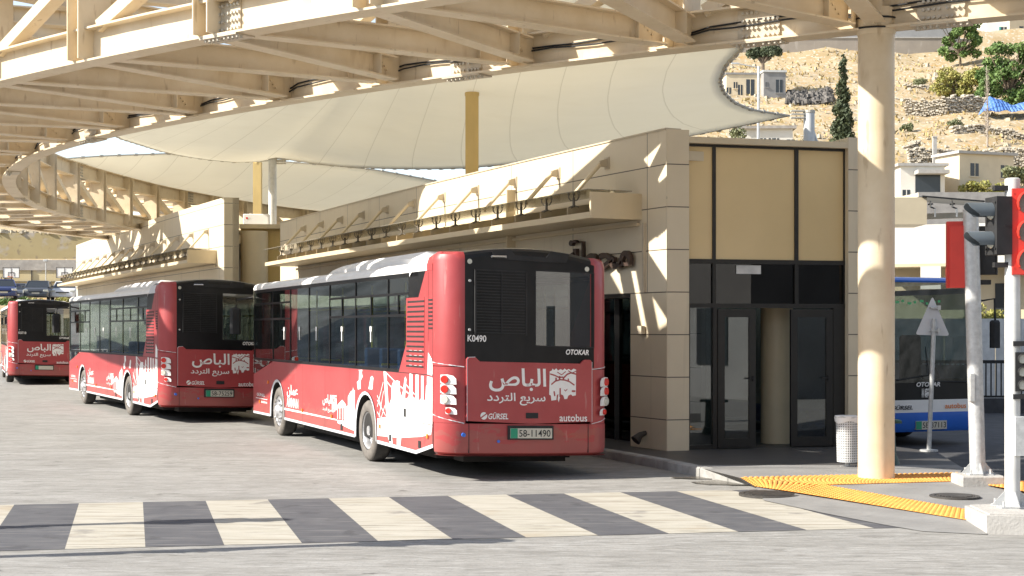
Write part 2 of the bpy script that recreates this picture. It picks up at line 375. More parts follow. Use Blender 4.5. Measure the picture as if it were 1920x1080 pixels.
FB = Facade((-9.03, 46.0), 26.5, 24.2, 29.0)
FT = V((.9655, .2606, 0)); FN = V((.2606, -.9655, 0)); FC = V((2.447, 23.2, 0))
def fp(t, d=0, z=0): return FC + FT * t + FN * d + V((0, 0, z))
# raised pavement in front of and under the station
us, ps, ns = FA.rng(0, 22.5, 1.5)
edge = [p + n * .72 for p, n in zip(ps, ns)]
edgeB = [FB.at(u, 1.0) for u in (1, 10, 20, 29)]
kline = [V((2.62, 20.35, 0)), V((2.15, 21.75, 0))] + edge[1:] + edgeB
right = [V((6.25, 20.3, 0)), V((6.66, 23.0, 0)), V((5.9, 25.2, 0)), V((1.5, 36, 0)), V((-3.6, 48, 0)), V((-14, 75, 0))]
struct(sheet('pavement', kline + right[::-1], shade_slab, z=.13))  # the station's shade is put into this dark slab colour
struct(sheet('sun_toned_pavement', [V((2.63, 20.34, 0)), V((2.52, 20.75, 0)), V((6.3, 20.75, 0)), V((6.25, 20.3, 0))], slab, z=.134))  # paler strip paints the sunlit edge of the same pavement
P1 = G(1388, 896, .12); P2 = G(1799, 887, .12); P3 = G(1797, 903, .11); P4 = G(1546, 910, .10); P5 = G(1819, 958, .05); P6 = G(1819, 977, .035); P7 = G(1417, 913, .035)
K0 = V((2.62, 20.35, .13)); K9 = V((6.25, 20.3, .13)); K1 = G(1424, 914, .012)
b = MB()
def tri(*p, m=0): b.add(list(p), [list(range(len(p)))], m)
tri(K0, P1, P2, K9)
struct(b.build('pavement_edge', slab, recalc=False))
b = MB(); tri(P4, P5, G(1830, 985, .004), G(1990, 990, .004), G(1990, 905, .11), P3); struct(b.build('paved_island', slab, recalc=False))
b = MB(); tri(P7, G(1432, 938, .012), G(1545, 962, .012), G(1660, 984, .010), G(1730, 996, .006), G(1850, 1002, .006), G(1860, 985, .02), P6)
tri(P1, K0, K1, P7)
struct(b.build('dropped_kerb_paving', slab, recalc=False))
# tactile strips: raised studs on an orange sheet
def studs(bm_, quad, step=.075, r=.03, h=.012):
    a, b_, c, d = [V(p) for p in quad]; L = max((b_ - a).length, (c - d).length); Wd = max((d - a).length, (c - b_).length)
    n1, n2 = int(L / step), int(Wd / step)
    bm_.quad(a, b_, c, d)
    for i in range(n1):
        for j in range(n2):
            u, v = (i + .5) / n1, (j + .5) / n2; p = a.lerp(b_, u).lerp(d.lerp(c, u), v)
            q = [p + V((r * math.cos(t), r * math.sin(t), .001)) for t in (0, 1.047, 2.094, 3.1416, 4.189, 5.236)]
            w = [p + V((r * .6 * math.cos(t), r * .6 * math.sin(t), h)) for t in (0, 1.047, 2.094, 3.1416, 4.189, 5.236)]
            bm_.add(q + w, [[k, (k + 1) % 6, 6 + (k + 1) % 6, 6 + k] for k in range(6)] + [[6, 7, 8, 9, 10, 11]])
up = V((0, 0, .006)); b = MB()
studs(b, (P1 + up, P2 + up, P3 + up, P4 + up)); studs(b, (P1 + up, P4 + up, P5 + up, P6 + up)[0:1] + (P4 + up, G(1500, 925, .05) + up, P7 + up))
studs(b, (P4 + up, P5 + up, P6 + up, G(1500, 925, .05) + up))
studs(b, (G(1833, 893, .12) + up, G(1990, 912, .12) + up, G(1990, 934, .11) + up, G(1833, 907, .11) + up))
struct(b.build('tactile_paving', orange, recalc=False))
# kerb stones
b = MB()
kz = [(V((3.22, 19.08, 0)), .02), (V((2.62, 20.35, 0)), .135), (V((2.15, 21.75, 0)), .135)] + [(p, .135) for p in edge[1:] + edgeB]
dense = []
for (p, z0), (q, z1) in zip(kz, kz[1:]):
    n = max(1, int((q - p).length / .62))
    for i in range(n): dense.append((p.lerp(q, i / n), p.lerp(q, (i + 1) / n), z0 + (z1 - z0) * i / n, z0 + (z1 - z0) * (i + 1) / n))
for p, q, z0, z1 in dense:
    t = (q - p).normalized(); n = V((-t.y, t.x, 0)); p = p + t * .006; q = q - t * .006
    sec = lambda c, z: [c + n * .02, c + n * .02 + V((0, 0, z - .02)), c + V((0, 0, z)), c - n * .13 + V((0, 0, z)), c - n * .13]
    b.loft([sec(p, z0 + .004), sec(q, z1 + .004)])
struct(b.build('kerb', kerb_m))
# wet stain, manholes
def blob(name, c, rx, ry, m, z, seed):
    r_ = random.Random(seed); q = [V((c.x + rx * (.75 + .5 * r_.random()) * math.cos(t), c.y + ry * (.75 + .5 * r_.random()) * math.sin(t), z)) for t in [k * math.pi / 14 for k in range(28)]]
    return struct(sheet(name, q, m))
blob('wet_patch', G(1385, 906), .55, .38, wet, .009, 3); blob('wet_patch', G(1330, 897), .5, .16, wet, .010, 4)
def manhole(c, r, z, label):
    t = thing('manhole_cover', label, 'manhole cover', (c.x, c.y, z))
    b = MB(); b.tube([(c.x, c.y, z - .02), (c.x, c.y, z + .012)], r, 28); 
    for k in range(-4, 5):
        y = k * r * .2; hw = math.sqrt(max(0, r * r * .8 - y * y)); b.box(c.x - hw, c.x + hw, c.y + y - .02, c.y + y + .02, z + .012, z + .02)
    b.build('lid', iron, t)
    b = MB(); rr = [[(c.x + a * math.cos(q), c.y + a * math.sin(q), z + zz) for q in (2 * math.pi * k / 28 for k in range(28))] for a, zz in ((r + .012, -.02), (r + .012, .012), (r + .07, .012), (r + .07, -.02))]
    b.loft(rr, caps=False); b.build('rim', iron, t)
manhole(G(1445, 927, .02), .32, .02, 'round ribbed iron manhole cover in the wet patch at the end of the kerb')
manhole(G(1790, 931, .08), .22, .08, 'round iron manhole cover on the grey paving near the traffic light poles')

# ------------------------------------------------------------------ ring truss over the road
ctrl = [(16, 15.9), (12, 16.6), (9, 17.3), (6.39, 18.25), (4.65, 19.15), (2.39, 20.45), (.5, 21.7), (-1.2, 22.95), (-2.82, 24.26), (-5.06, 26.3), (-7.96, 29.3), (-10.2, 32.2), (-12.0, 35.5), (-13.5, 39.4), (-14.7, 44.2), (-15.25, 49.6), (-14.6, 56.9), (-13.4, 62.4), (-11.2, 68.6), (-9, 72.4), (-5, 76), (0, 78.5), (6, 79)]
def spline(c, n=12):
    c = [V((x, y, 0)) for x, y in c]; out = []
    for i in range(len(c) - 1):
        p0, p1, p2, p3 = c[max(i - 1, 0)], c[i], c[i + 1], c[min(i + 2, len(c) - 1)]
        for k in range(n):
            t = k / n; out.append(.5 * ((2 * p1) + (p2 - p0) * t + (2 * p0 - 5 * p1 + 4 * p2 - p3) * t * t + (3 * p1 - p0 - 3 * p2 + p3) * t ** 3))
    out.append(c[-1]); return out
raw = spline(ctrl)
acc = [0]
for p, q in zip(raw, raw[1:]): acc.append(acc[-1] + (q - p).length)
def ring(s):
    s = min(max(s, 0), acc[-1] - 1e-4); i = next(k for k in range(len(acc) - 1) if acc[k + 1] > s); f = (s - acc[i]) / (acc[i + 1] - acc[i])
    p = raw[i].lerp(raw[i + 1], f); a = raw[max(i - 2, 0)]; c = raw[min(i + 3, len(raw) - 1)]; t = (c - a).normalized(); return p, t, V((-t.y, t.x, 0))   # n = outward
S0 = min(acc[:80], key=lambda s: (ring(s)[0] - V((4.65, 19.15, 0))).length)
STEP = 2.62; NODE = [S0 + k * STEP for k in range(-4, 42) if 0 < S0 + k * STEP < acc[-1]]
OUT = STEP / 2 + .62
RW, ZB, CH, ZT = 4.3, 5.94, .50, 7.86
ringT = thing('ring_truss', 'cream steel ring truss curving over the road and round the station canopy', 'steel truss', (-4.7, 30, ZB))
fine = [acc[-1] * i / 150 for i in range(151)]
Isec = lambda h, w=.30, tf=.03, tw=.024: [(-w / 2, 0), (w / 2, 0), (w / 2, tf), (tw / 2, tf), (tw / 2, h - tf), (w / 2, h - tf), (w / 2, h), (-w / 2, h), (-w / 2, h - tf), (-tw / 2, h - tf), (-tw / 2, tf), (-w / 2, tf)]
for nm, off, z in (('inner_lower_chord', 0, ZB), ('outer_lower_chord', RW, ZB), ('inner_upper_chord', 0, ZT - CH), ('outer_upper_chord', RW, ZT - CH)):
    fr = [ring(s) for s in fine]; b = MB()
    b.sweep([p + n * off + V((0, 0, z)) for p, t, n in fr], [n for p, t, n in fr], Isec(CH, .34)); b.build(nm, steel, ringT)
def node(s, off, z): p, t, n = ring(s); return p + n * off + V((0, 0, z))
def post(s, off, upper):
    p, t, n = ring(s); c = p + n * off; b = MB(); w = .17
    # channel stiffeners on both faces of the lower and upper chords and an I-post between them
    b.ibeam(c + V((0, 0, ZB + .03)), c + V((0, 0, ZT - .03)), up=t, w=.34, h=.30, tf=.02, tw=.02)
    for sgn in (-1, 1):
        for tt in (-.15, .13): b.obox(c + n * sgn * .17 + t * tt + V((0, 0, ZB + .04)), t * .02, n * sgn * .10, V((0, 0, ZT - ZB - .08)))
    b.build('post', steel, ringT)
for s in NODE: post(s, 0, 1); post(s + OUT, RW, 1)
def diag(s0, s1, off):                                    # boxed diagonal between posts of one girder
    p, t, n = ring(s0); q, t2, n2 = ring(s1); a = p + n * off + V((0, 0, ZT - CH)) + (q - p).normalized() * .25; c = q + n2 * off + V((0, 0, ZB + CH)) - (q - p).normalized() * .35
    b = MB(); d = (c - a).normalized(); sd_ = d.cross(n).normalized()
    b.obox(a - sd_ * .09 - n * .11, sd_ * .18, n * .22, c - a); b.build('diagonal', steel, ringT)
for s, s2 in zip(NODE, NODE[1:]): diag(s, s2, 0); diag(s + OUT, s2 + OUT, RW)
for s, s2 in zip(NODE, NODE[1:] + [None]):
    for nm, zz in (('lower_brace', ZB + .24), ('upper_brace', ZT - .26)):
        A = node(s + OUT, RW, zz)
        for q in (s, s2):
            if q is None: continue
            B_ = node(q, 0, zz); d = (B_ - A).normalized(); t_ = ring(s)[1]
            A2 = A + d * .2 + (t_ * (.16 if q == s2 else -.16)); B2 = B_ - d * .22 + (t_ * (-.12 if q == s2 else .12)); b = MB()
            b.ibeam(A2, B2, w=.26, h=.36 if 'lower' in nm else .3); 
            if 'lower' in nm:
                sd_ = d.cross(V((0, 0, 1)))
                b.obox(B2 - d * .5 - sd_ * .13 - V((0, 0, .15)), sd_ * .26, d * .012, V((0, 0, .3)))
                for k in range(3):
                    for sg in (-1, 1): b.tube([B2 - d * (.2 + .06 * k) + sd_ * sg * .012 + V((0, 0, -.05 + .05 * k)), B2 - d * (.2 + .06 * k) + sd_ * sg * .045 + V((0, 0, -.05 + .05 * k))], .016, 6)
            b.build(nm, steel, ringT)
for k, s in enumerate(NODE[:-1]):                          # round ties crossing between the girders, blanked ends
    if k % 1 == 0 and k < 22:
        A = node(s + OUT - .5, RW - .25, ZB + CH + .05); B_ = node(s - .2, .3, ZT - CH - .05); b = MB(); b.tube([A, B_], .11, 12); b.build('round_tie', steel, ringT, smooth=True)
def splice(s, off, zb, face):                             # bolted splice plates on web and flanges
    p, t, n = ring(s); n = n * face; c = p + (n * face) * off; b = MB()
    base = c + n * .013 + V((0, 0, zb)); b.obox(base - t * .30 + V((0, 0, .05)), t * .60, n * .02, V((0, 0, CH - .1)))
    b.obox(c - t * .36 - n * .17 + V((0, 0, zb - .022)), t * .72, n * .34, V((0, 0, .02))); b.obox(c - t * .36 - n * .17 + V((0, 0, zb + CH + .002)), t * .72, n * .34, V((0, 0, .02)))
    for i in range(8):
        x = -.26 + .065 * i + (.02 if i > 3 else -.02)
        for j in range(4): q = base + t * x + V((0, 0, .09 + .105 * j)); b.tube([q + n * .018, q + n * .055], .021, 6, 1)
        for zz in (zb - .06, zb + CH + .022):
            for y in (.06, .13): q = c + t * x * 1.25 + n * y + V((0, 0, zz)); b.tube([q, q + V((0, 0, .04))], .02, 6, 1)
    b.build('splice_plate', [steel_d, bolt_m], ringT)
def s_of(px, py):                                          # chord position seen at a photo pixel
    Y = F * (ZB + .25 - H) / (HY - py); q = V(((px - 960) / F * Y, Y, 0)); return min(fine, key=lambda s: (ring(s)[0] - q).length)
for px, py in ((1760, 25), (1470, 45), (845, 115), (184, 240), (30, 305)): splice(s_of(px, py), 0, ZB, 1)
def s_out(px, py):
    Y = F * (ZB + .25 - H) / (HY - py); q = V(((px - 960) / F * Y, Y, 0)); return min(fine, key=lambda s: (ring(s)[0] + ring(s)[2] * RW - q).length)
splice(s_out(492, 40), RW, ZB, 1); splice(s_out(492, 40) - 9, RW, ZB, 1)
for s in (S0 + 12.3 * STEP, S0 + 15.3 * STEP, S0 + 19.3 * STEP): splice(s, 0, ZB, -1); splice(s, 0, ZT - CH, -1)
b = MB()                                                   # cable clipped along the inner chord
for k in range(2):
    path = []
    for i in range(120):
        s = S0 - 5 + i * .36; p, t, n = ring(s); ph = ((s - S0) / STEP) % 1
        dip = -.10 * math.exp(-((ph - .5) ** 2 - .25) ** 2 / .002)
        path.append(p + n * (.03 + .02 * k) + V((0, 0, ZB + .30 + dip - .05 * k + .02 * math.sin(s * 3 + k))))
    b.tube(path, .014, 5)
b.build('cable', blackm, ringT)
b = MB()
for k, s in enumerate(NODE[2:14]):
    p, t, n = ring(s + .5); b.obox(p + n * .03 + V((0, 0, ZB + .2)), t * .17, n * .09, V((0, 0, .15)))
b.build('junction_box', whitepole, ringT)
# round column carrying the ring at the corner
cp = ring(S0)[0] + V((.10, -.02, 0)); t = thing('ring_column', 'tall cream round steel column under the ring truss beside the litter bin', 'column', (cp.x, cp.y, .11))
b = MB(); b.tube([(cp.x, cp.y, .10), (cp.x, cp.y, ZB - .06)], .234, 40); b.build('shaft', steel, t, smooth=True)
b = MB(); b.tube([(cp.x, cp.y, ZB - .06), (cp.x, cp.y, ZB - .03), (cp.x, cp.y, ZB + .28), (cp.x, cp.y, ZB + .29)], [.235, .25, .25, .2], 40)
b.build('collar', steel, t, smooth=True)
b = MB()
for z in (5.97, 6.10): b.tube([(cp.x + .262 * math.cos(q), cp.y + .262 * math.sin(q), z + .02 * math.sin(q)) for q in (k * .3 for k in range(22))], .013, 5)
b.build('strapped_cable', blackm, t)

# ------------------------------------------------------------------ membranes
def grid_mesh(name, S, nu, nv, label, lu, lv):
    b = MB(); base = [[S(i / nu, j / nv) for j in range(nv + 1)] for i in range(nu + 1)]
    for i in range(nu):
        for j in range(nv):
            uv = [((i + a) / nu * lu, (j + c) / nv * lv) for a, c in ((0, 0), (1, 0), (1, 1), (0, 1))]
            b.add([base[i][j], base[i + 1][j], base[i + 1][j + 1], base[i][j + 1]], [[0, 1, 2, 3]], 0, uv)
    me_o = b.build(name, membrane, recalc=False); bm = bmesh.new(); bm.from_mesh(me_o.data); bmesh.ops.remove_doubles(bm, verts=bm.verts, dist=1e-4); bmesh.ops.recalc_face_normals(bm, faces=bm.faces); bm.to_mesh(me_o.data); bm.free()
    me_o.data.polygons.foreach_set('use_smooth', [True] * len(me_o.data.polygons))
    sol = me_o.modifiers.new('thickness', 'SOLIDIFY'); sol.thickness = .004
    tag(me_o, label, 'canopy'); return me_o, base
def poly_at(P, u):
    P = [V(p) for p in P]; L = [0]
    for a, c in zip(P, P[1:]): L.append(L[-1] + (c - a).length)
    s = u * L[-1]
    for i in range(len(P) - 1):
        if s <= L[i + 1] or i == len(P) - 2: return P[i].lerp(P[i + 1], min(1, (s - L[i]) / (L[i + 1] - L[i])))
sA = min(fine, key=lambda s: (ring(s)[0] - V((1.6, 21.1, 0))).length); sB = min(fine, key=lambda s: (ring(s)[0] - V((3.2, 20, 0))).length)
def zr(s, z): p = ring(s)[0]; return V((p.x, p.y, z))
near = spline([(-8.3, 29.7), (-7.4, 31.0), (-5.8, 31.7), (-4.4, 30.7), (-3.2, 28.7), (-2.3, 26.9), (-1.4, 25.1), (-.5, 23.7), (.5, 22.4), (1.6, 21.2), (3.2, 20.1)], 5)
near = [V((p.x, p.y, 7.55)) for p in near]
far = [near[0], at(222, 185, 35.5), at(213, 256, 42), at(310, 286, 47.3), at(375, 298, 49.3), at(440, 304, 50.4), at(485, 303, 51), at(520, 296, 51), at(580, 305, 50.4), at(640, 312, 49.4), at(720, 316, 48), at(807, 317, 46.7), at(873, 315, 45.7), at(950, 308.5, 44.6), at(1013, 301, 43.7), at(1100, 289, 42.5), at(1180, 275, 41.5), at(1330, 248, 40), at(1480, 217, 38.7)]
rgt = [near[-1], at(1450, -40, 21.5), at(1393, 90, 25.7), at(1363, 120, 28), at(1350, 150, 30.8), at(1357, 172, 33), at(1377, 192, 35.3), at(1410, 206, 37), at(1480, 217, 38.7)]
def S1(u, v):
    a = poly_at(near, u); c = poly_at(far, u); p = a.lerp(c, v)
    e = poly_at(rgt, v) - near[-1].lerp(far[-1], v); p = p + e * (u ** 6)
    p.z -= .10 * math.sin(math.pi * v) * math.sin(math.pi * min(1, u * 1.05)); 
    u0 = .55; p.z += .14 * math.exp(-((u - u0) / .05) ** 2) * math.sin(math.pi * v) * -1
    return p
m1, g1 = grid_mesh('fabric_membrane', S1, 84, 26, 'largest cream fabric membrane stretched from the near ring over the station roof', 46, 24)
sC = min(fine, key=lambda s: (ring(s)[0] - V((-15.2, 49.9, 0))).length); sD = min(fine, key=lambda s: (ring(s)[0] - V((2, 78.8, 0))).length)
farB = [zr(sC + (sD - sC) * k / 30, 7.86) for k in range(31)]
nearB = [farB[0], at(200, 292, 51), at(318, 288, 53), at(420, 296, 54.5), at(520, 302, 55), at(610, 309, 55.6), at(703, 318, 56.5), at(780, 332, 58), at(860, 347, 60), at(990, 372, 63)]
def S2(u, v):
    p = poly_at(nearB, u).lerp(poly_at(farB, u), v); p.z -= .3 * math.sin(math.pi * v) * math.sin(math.pi * u); return p
m2, g2 = grid_mesh('fabric_membrane', S2, 60, 16, 'second fabric membrane hung behind the first from the far side of the ring', 34, 18)
def edge_cable(name, mem, path, r=.028):
    t = MB(); t.tube(path, r, 6); 
    for p, q in zip(path[::1], path[1:]):
        n = max(1, int((q - p).length / .45))
        for i in range(n): c = p.lerp(q, i / n); d = (q - p).normalized() * .07; t.tube([c - d, c + d], r * 1.9, 5)
    t.v = [p - ORIG[mem.name] for p in t.v]; t.build('edge_cable', bolt_m, mem, local=True)
edge_cable('edge_cable', m1, [g1[-1][j] for j in range(27)]); edge_cable('edge_cable', m1, [g1[i][-1] for i in range(0, 85, 2)], .02)
edge_cable('edge_cable', m1, [g1[i][0] for i in range(0, 85, 2)], .02)
edge_cable('edge_cable', m2, [g2[i][0] for i in range(0, 61, 2)], .024)
def mast(x, y, z0, z1, r, m, label, square=False, clamp=None):
    t = thing('canopy_mast', label, 'mast', (x, y, z0)); b = MB()
    if square: b.ibeam((x, y, z0), (x, y, z1), up=(0, 1, 0), w=r * 2, h=r * 2, tf=.03, tw=.03); b.box(x - r * .99, x - r * .9, y - r * .9, y + r * .9, z0, z1); b.box(x + r * .9, x + r * .99, y - r * .9, y + r * .9, z0, z1)
    else: b.tube([(x, y, z0), (x, y, z1)], r, 24)
    b.build('shaft', m, t, smooth=not square)
    b = MB(); b.tube([(x, y, z1 - .05), (x, y, z1 + .02)], r * 1.12, 16)
    if clamp:
        d = V(clamp)
        for k in range(3): b.obox(V((x, y, z1 - .2 + .09 * k)) + d * r, d * .35, V((-d.y, d.x, 0)) * .12, V((0, 0, .04)))
    b.build('clamp', bolt_m if clamp else m, t)
p = at(511, 297, 50.6); mast(p.x, p.y, 5.4, p.z, .14, whitepole, 'white round mast holding the inner corner of the large membrane', clamp=(.9, -.3, 0))
p = at(885, 150, 31.8); zm = min((q for r_ in g1 for q in r_), key=lambda q: (q.x - p.x) ** 2 + (q.y - p.y) ** 2).z; mast(p.x, p.y, 4.9, zm - .06, .14, yellowcol, 'ochre steel post rising behind the parapet of the station', True)
p = at(483, 300, 53.6); mast(p.x, p.y, 5.3, 8.15, .145, yellowcol, 'ochre steel post behind the air conditioner on the link roof', True)
p = at(1517, 205, 38.9); mast(p.x, p.y, 4.9, p.z - .05, .145, whitepole, 'short white mast above the glazed front that holds the pointed membrane corner', clamp=(-1, 0, 0))
p2 = p + V((1.0, .6, 0)); t = MB(); t.tube([V((p.x, p.y, p.z - .3)), V((p2.x, p2.y, 5.0))], .055, 8); t.v = [q - ORIG['canopy_mast.003'] for q in t.v]; t.build('back_stay', galv, bpy.data.objects['canopy_mast.003'], local=True)

# ------------------------------------------------------------------ station building
stn = thing('station_building', 'long cream panelled bus station with a canopy and a glazed beige and black entrance', 'building', (2.447, 23.2, 0))
ZR = 5.22
def wallsec(z0, z1, w0=0, w1=-.25): return [(w0, z0), (w0, z1), (w1, z1), (w1, z0)]
def fwall(fac, u0, u1, z0, z1, mat_, name, parent, w0=0, w1=-.25):
    us, ps, ns = fac.rng(u0, u1); b = MB(); b.sweep(ps, ns, wallsec(z0, z1, w0, w1), uvs=us); return b.build(name, mat_, parent)
fwall(FA, 0, 22.5, 2.64, ZR, panel, 'upper_wall', stn)
fwall(FA, 0, 1.1, .13, 2.64, panel2, 'corner_pillar', stn)
fwall(FA, 1.1, 22.5, .1, 2.64, dark, 'painted_shade_wall', stn, -.55, -.8)  # shade behind the glazing is painted into this near-black wall
b = MB()
for u in [2.4 + 1.25 * k for k in range(17)]: p = FA.at(u, -.5); b.obox(p - V((.04, .04, 0)), (.08, 0, 0), (0, .08, 0), (0, 0, 2.66))
b.build('glazing_bars', frame_m, stn)
us, ps, ns = FA.rng(1.16, 22.4); b = MB(); b.sweep(ps, ns, wallsec(.16, 2.6, -.52, -.53)); b.build('shopfront_glass', bandglass, stn)
b = MB(); b.obox(FA.at(1.1, -.02, 2.58), FA.tt(1) * 1.25, FA.n[0] * -.3, (0, 0, .06)); b.obox(FA.at(1.1, -.02, .13), FA.tt(1) * .05, FA.n[0] * -.3, (0, 0, 2.45)); b.build('side_door_frame', frame_m, stn)
# roof, parapet cap, right-hand wall, far end
b = MB(); us, ps, ns = FA.rng(0, 22.5, 1.5); b.sweep(ps, ns, [(-.2, 4.75), (-.2, 4.9), (-3.9, 4.9), (-3.9, 4.75)]); b.build('roof', plain, stn)
b = MB(); us, ps, ns = FA.rng(0, 22.5); b.sweep(ps, ns, [(.02, ZR), (.02, ZR + .025), (-.27, ZR + .025), (-.27, ZR)]); b.build('parapet_cap', steel_d, stn)
b = MB(); ps2 = [p - n * 3.62 for p, n in zip(ps, ns)]; b.sweep(ps2[9:], ns[9:], wallsec(.1, 4.95, 0, -.25), uvs=us[9:]); b.sweep(ps2[:10], ns[:10], wallsec(2.6, 4.95, 0, -.25), uvs=us[:10]); b.build('rear_wall', panel2, stn)
b = MB(); b.sweep(ps2[1:10], ns[1:10], wallsec(.14, 2.6, -.1, -.12)); b.build('rear_glazing', dglass, stn)
# front pillars and glazing (t along the front, d outwards)
def fbox(b, t0, t1, d0, d1, z0, z1, m=0): b.obox(fp(t0, d0, z0), FT * (t1 - t0), FN * (d1 - d0), (0, 0, z1 - z0), m)
def uvface(b, t0, t1, d, z0, z1): b.quad(fp(t0, d, z0), fp(t1, d, z0), fp(t1, d, z1), fp(t0, d, z1), 0, [(t0, z0), (t1, z0), (t1, z1), (t0, z1)])
b = MB(); uvface(b, .005, .378, .004, .13, ZR); fbox(b, .02, .376, -.55, 0, .13, ZR); b.build('front_pillar', panel2, stn)
b = MB(); uvface(b, 3.17, 4.02, .004, .13, ZR - .02); fbox(b, 3.17, 4.02, -.5, 0, .13, ZR - .02); b.build('front_pillar', panel2, stn)
b = MB(); fbox(b, .376, 3.17, -.42, .0, 5.02, 5.12); b.build('fascia', plain, stn)
D = -.14
ZS, ZT2, TM1, TM2 = 3.14, 2.42, (.83, .885), (2.27, 2.335)
for t0, t1 in ((.40, TM1[0]), (TM1[1], TM2[0]), (TM2[1], 3.15)):
    b = MB(); fbox(b, t0, t1, D - .03, D, ZS + .04, 4.98); b.build('spandrel_panel', spandrel, stn)
    b = MB(); fbox(b, t0, t1, D - .02, D - .01, ZT2 + .05, ZS - .03); b.build('transom_glass', bandglass, stn)
b = MB()
for t0, t1 in ((.378, .40), TM1, TM2, (3.15, 3.17)): fbox(b, t0, t1, D - .08, D + .03, ZT2, 5.02)
fbox(b, .378, 3.17, D - .08, D + .035, 4.98, 5.02); fbox(b, .378, 3.17, D - .08, D + .035, ZS - .03, ZS + .04); fbox(b, .378, 3.17, D - .08, D + .035, ZT2 - .02, ZT2 + .05)
fbox(b, .378, .44, D - .08, D + .03, .13, ZT2 - .02); fbox(b, .84, .91, D - .08, D + .03, .13, ZT2 - .02); fbox(b, .44, .84, D - .08, D + .02, .13, .2)
fbox(b, 2.96, 3.17, D - .08, D + .03, .13, ZT2 - .02)
b.build('front_frame', frame_m, stn)
b = MB(); fbox(b, .44, .84, D - .03, D - .02, .2, ZT2 - .02); b.build('side_light', dglass, stn)
def leaf(t0, t1, d, handle):
    b = MB(); fbox(b, t0, t0 + .115, d - .05, d, .15, ZT2 - .04); fbox(b, t1 - .115, t1, d - .05, d, .15, ZT2 - .04); fbox(b, t0 + .115, t1 - .115, d - .05, d, .15, .30); fbox(b, t0 + .115, t1 - .115, d - .05, d, ZT2 - .17, ZT2 - .04)
    o = b.build('door', frame_m, stn); b = MB(); fbox(b, t0 + .115, t1 - .115, d - .03, d - .02, .30, ZT2 - .17); b.build('pane', dglass, o)
    b = MB(); h = t1 - .06 if not handle else t1 - .10; fbox(b, h - .11, h + .02, d + .02, d + .035, 1.25, 1.275); fbox(b, h, h + .02, d, d + .03, 1.22, 1.30); b.build('handle', blackm, o)
leaf(.915, 1.57, D + .05, False); leaf(2.19, 2.94, D + .05, True)
b = MB(); fbox(b, 1.25, 1.68, D + .0, D + .006, 2.95, 3.09); b.build('notice_board', whitepole, stn)
p = fp(2.37, -1.0); b = MB(); b.tube([(p.x, p.y, .12), (p.x, p.y, 4.7)], .27, 30); b.build('inner_column', plain, stn, smooth=True)
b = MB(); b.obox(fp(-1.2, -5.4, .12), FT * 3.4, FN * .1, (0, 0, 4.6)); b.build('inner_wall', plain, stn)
b = MB(); b.obox(fp(.4, -3.3, .131), FT * 2.9, FN * 3.1, (0, 0, .006)); b.build('inner_floor', shade_slab, stn)
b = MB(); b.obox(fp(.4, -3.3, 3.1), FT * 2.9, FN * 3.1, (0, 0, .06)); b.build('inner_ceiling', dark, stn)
# small things on the pillar
b = MB(); q = FA.at(.62, .02, 1.98); b.obox(q, FA.t[0] * .13, FA.n[0] * .07, (0, 0, .13)); tag(b.build('wall_intercom', steel_d), 'small grey box fixed to the pillar beside the dark side door', 'intercom')
b = MB(); q = FA.at(.62, .0, .38); b.tube([q, q + FA.n[0] * .10 + V((0, 0, -.03)), q + FA.n[0] * .20 + V((0, 0, -.12))], [.035, .05, .09], 12); tag(b.build('wall_spotlight', iron), 'dark conical floodlight low on the pillar beside the kerb', 'light fitting')
b = MB(); q = FA.at(.62, .0, 2.66); b.obox(q, FA.t[0] * .05, FA.n[0] * .045, (0, 0, 1.12)); b.build('conduit', steel_d, stn)
# brown letters on the wall
q = FA.at(1.0, .05, 0); tt = -FA.tt(1.2); vs, fs = text_geo(AR['station'], -2.1, .08, 3.06, 3.62, q, tt, V((0, 0, 1)), FA.n[2], .07, .02)
b = MB(); b.add(vs, fs); tag(b.build('station_lettering', brown), 'brown raised lettering on the station wall above the bus roof', 'lettering')

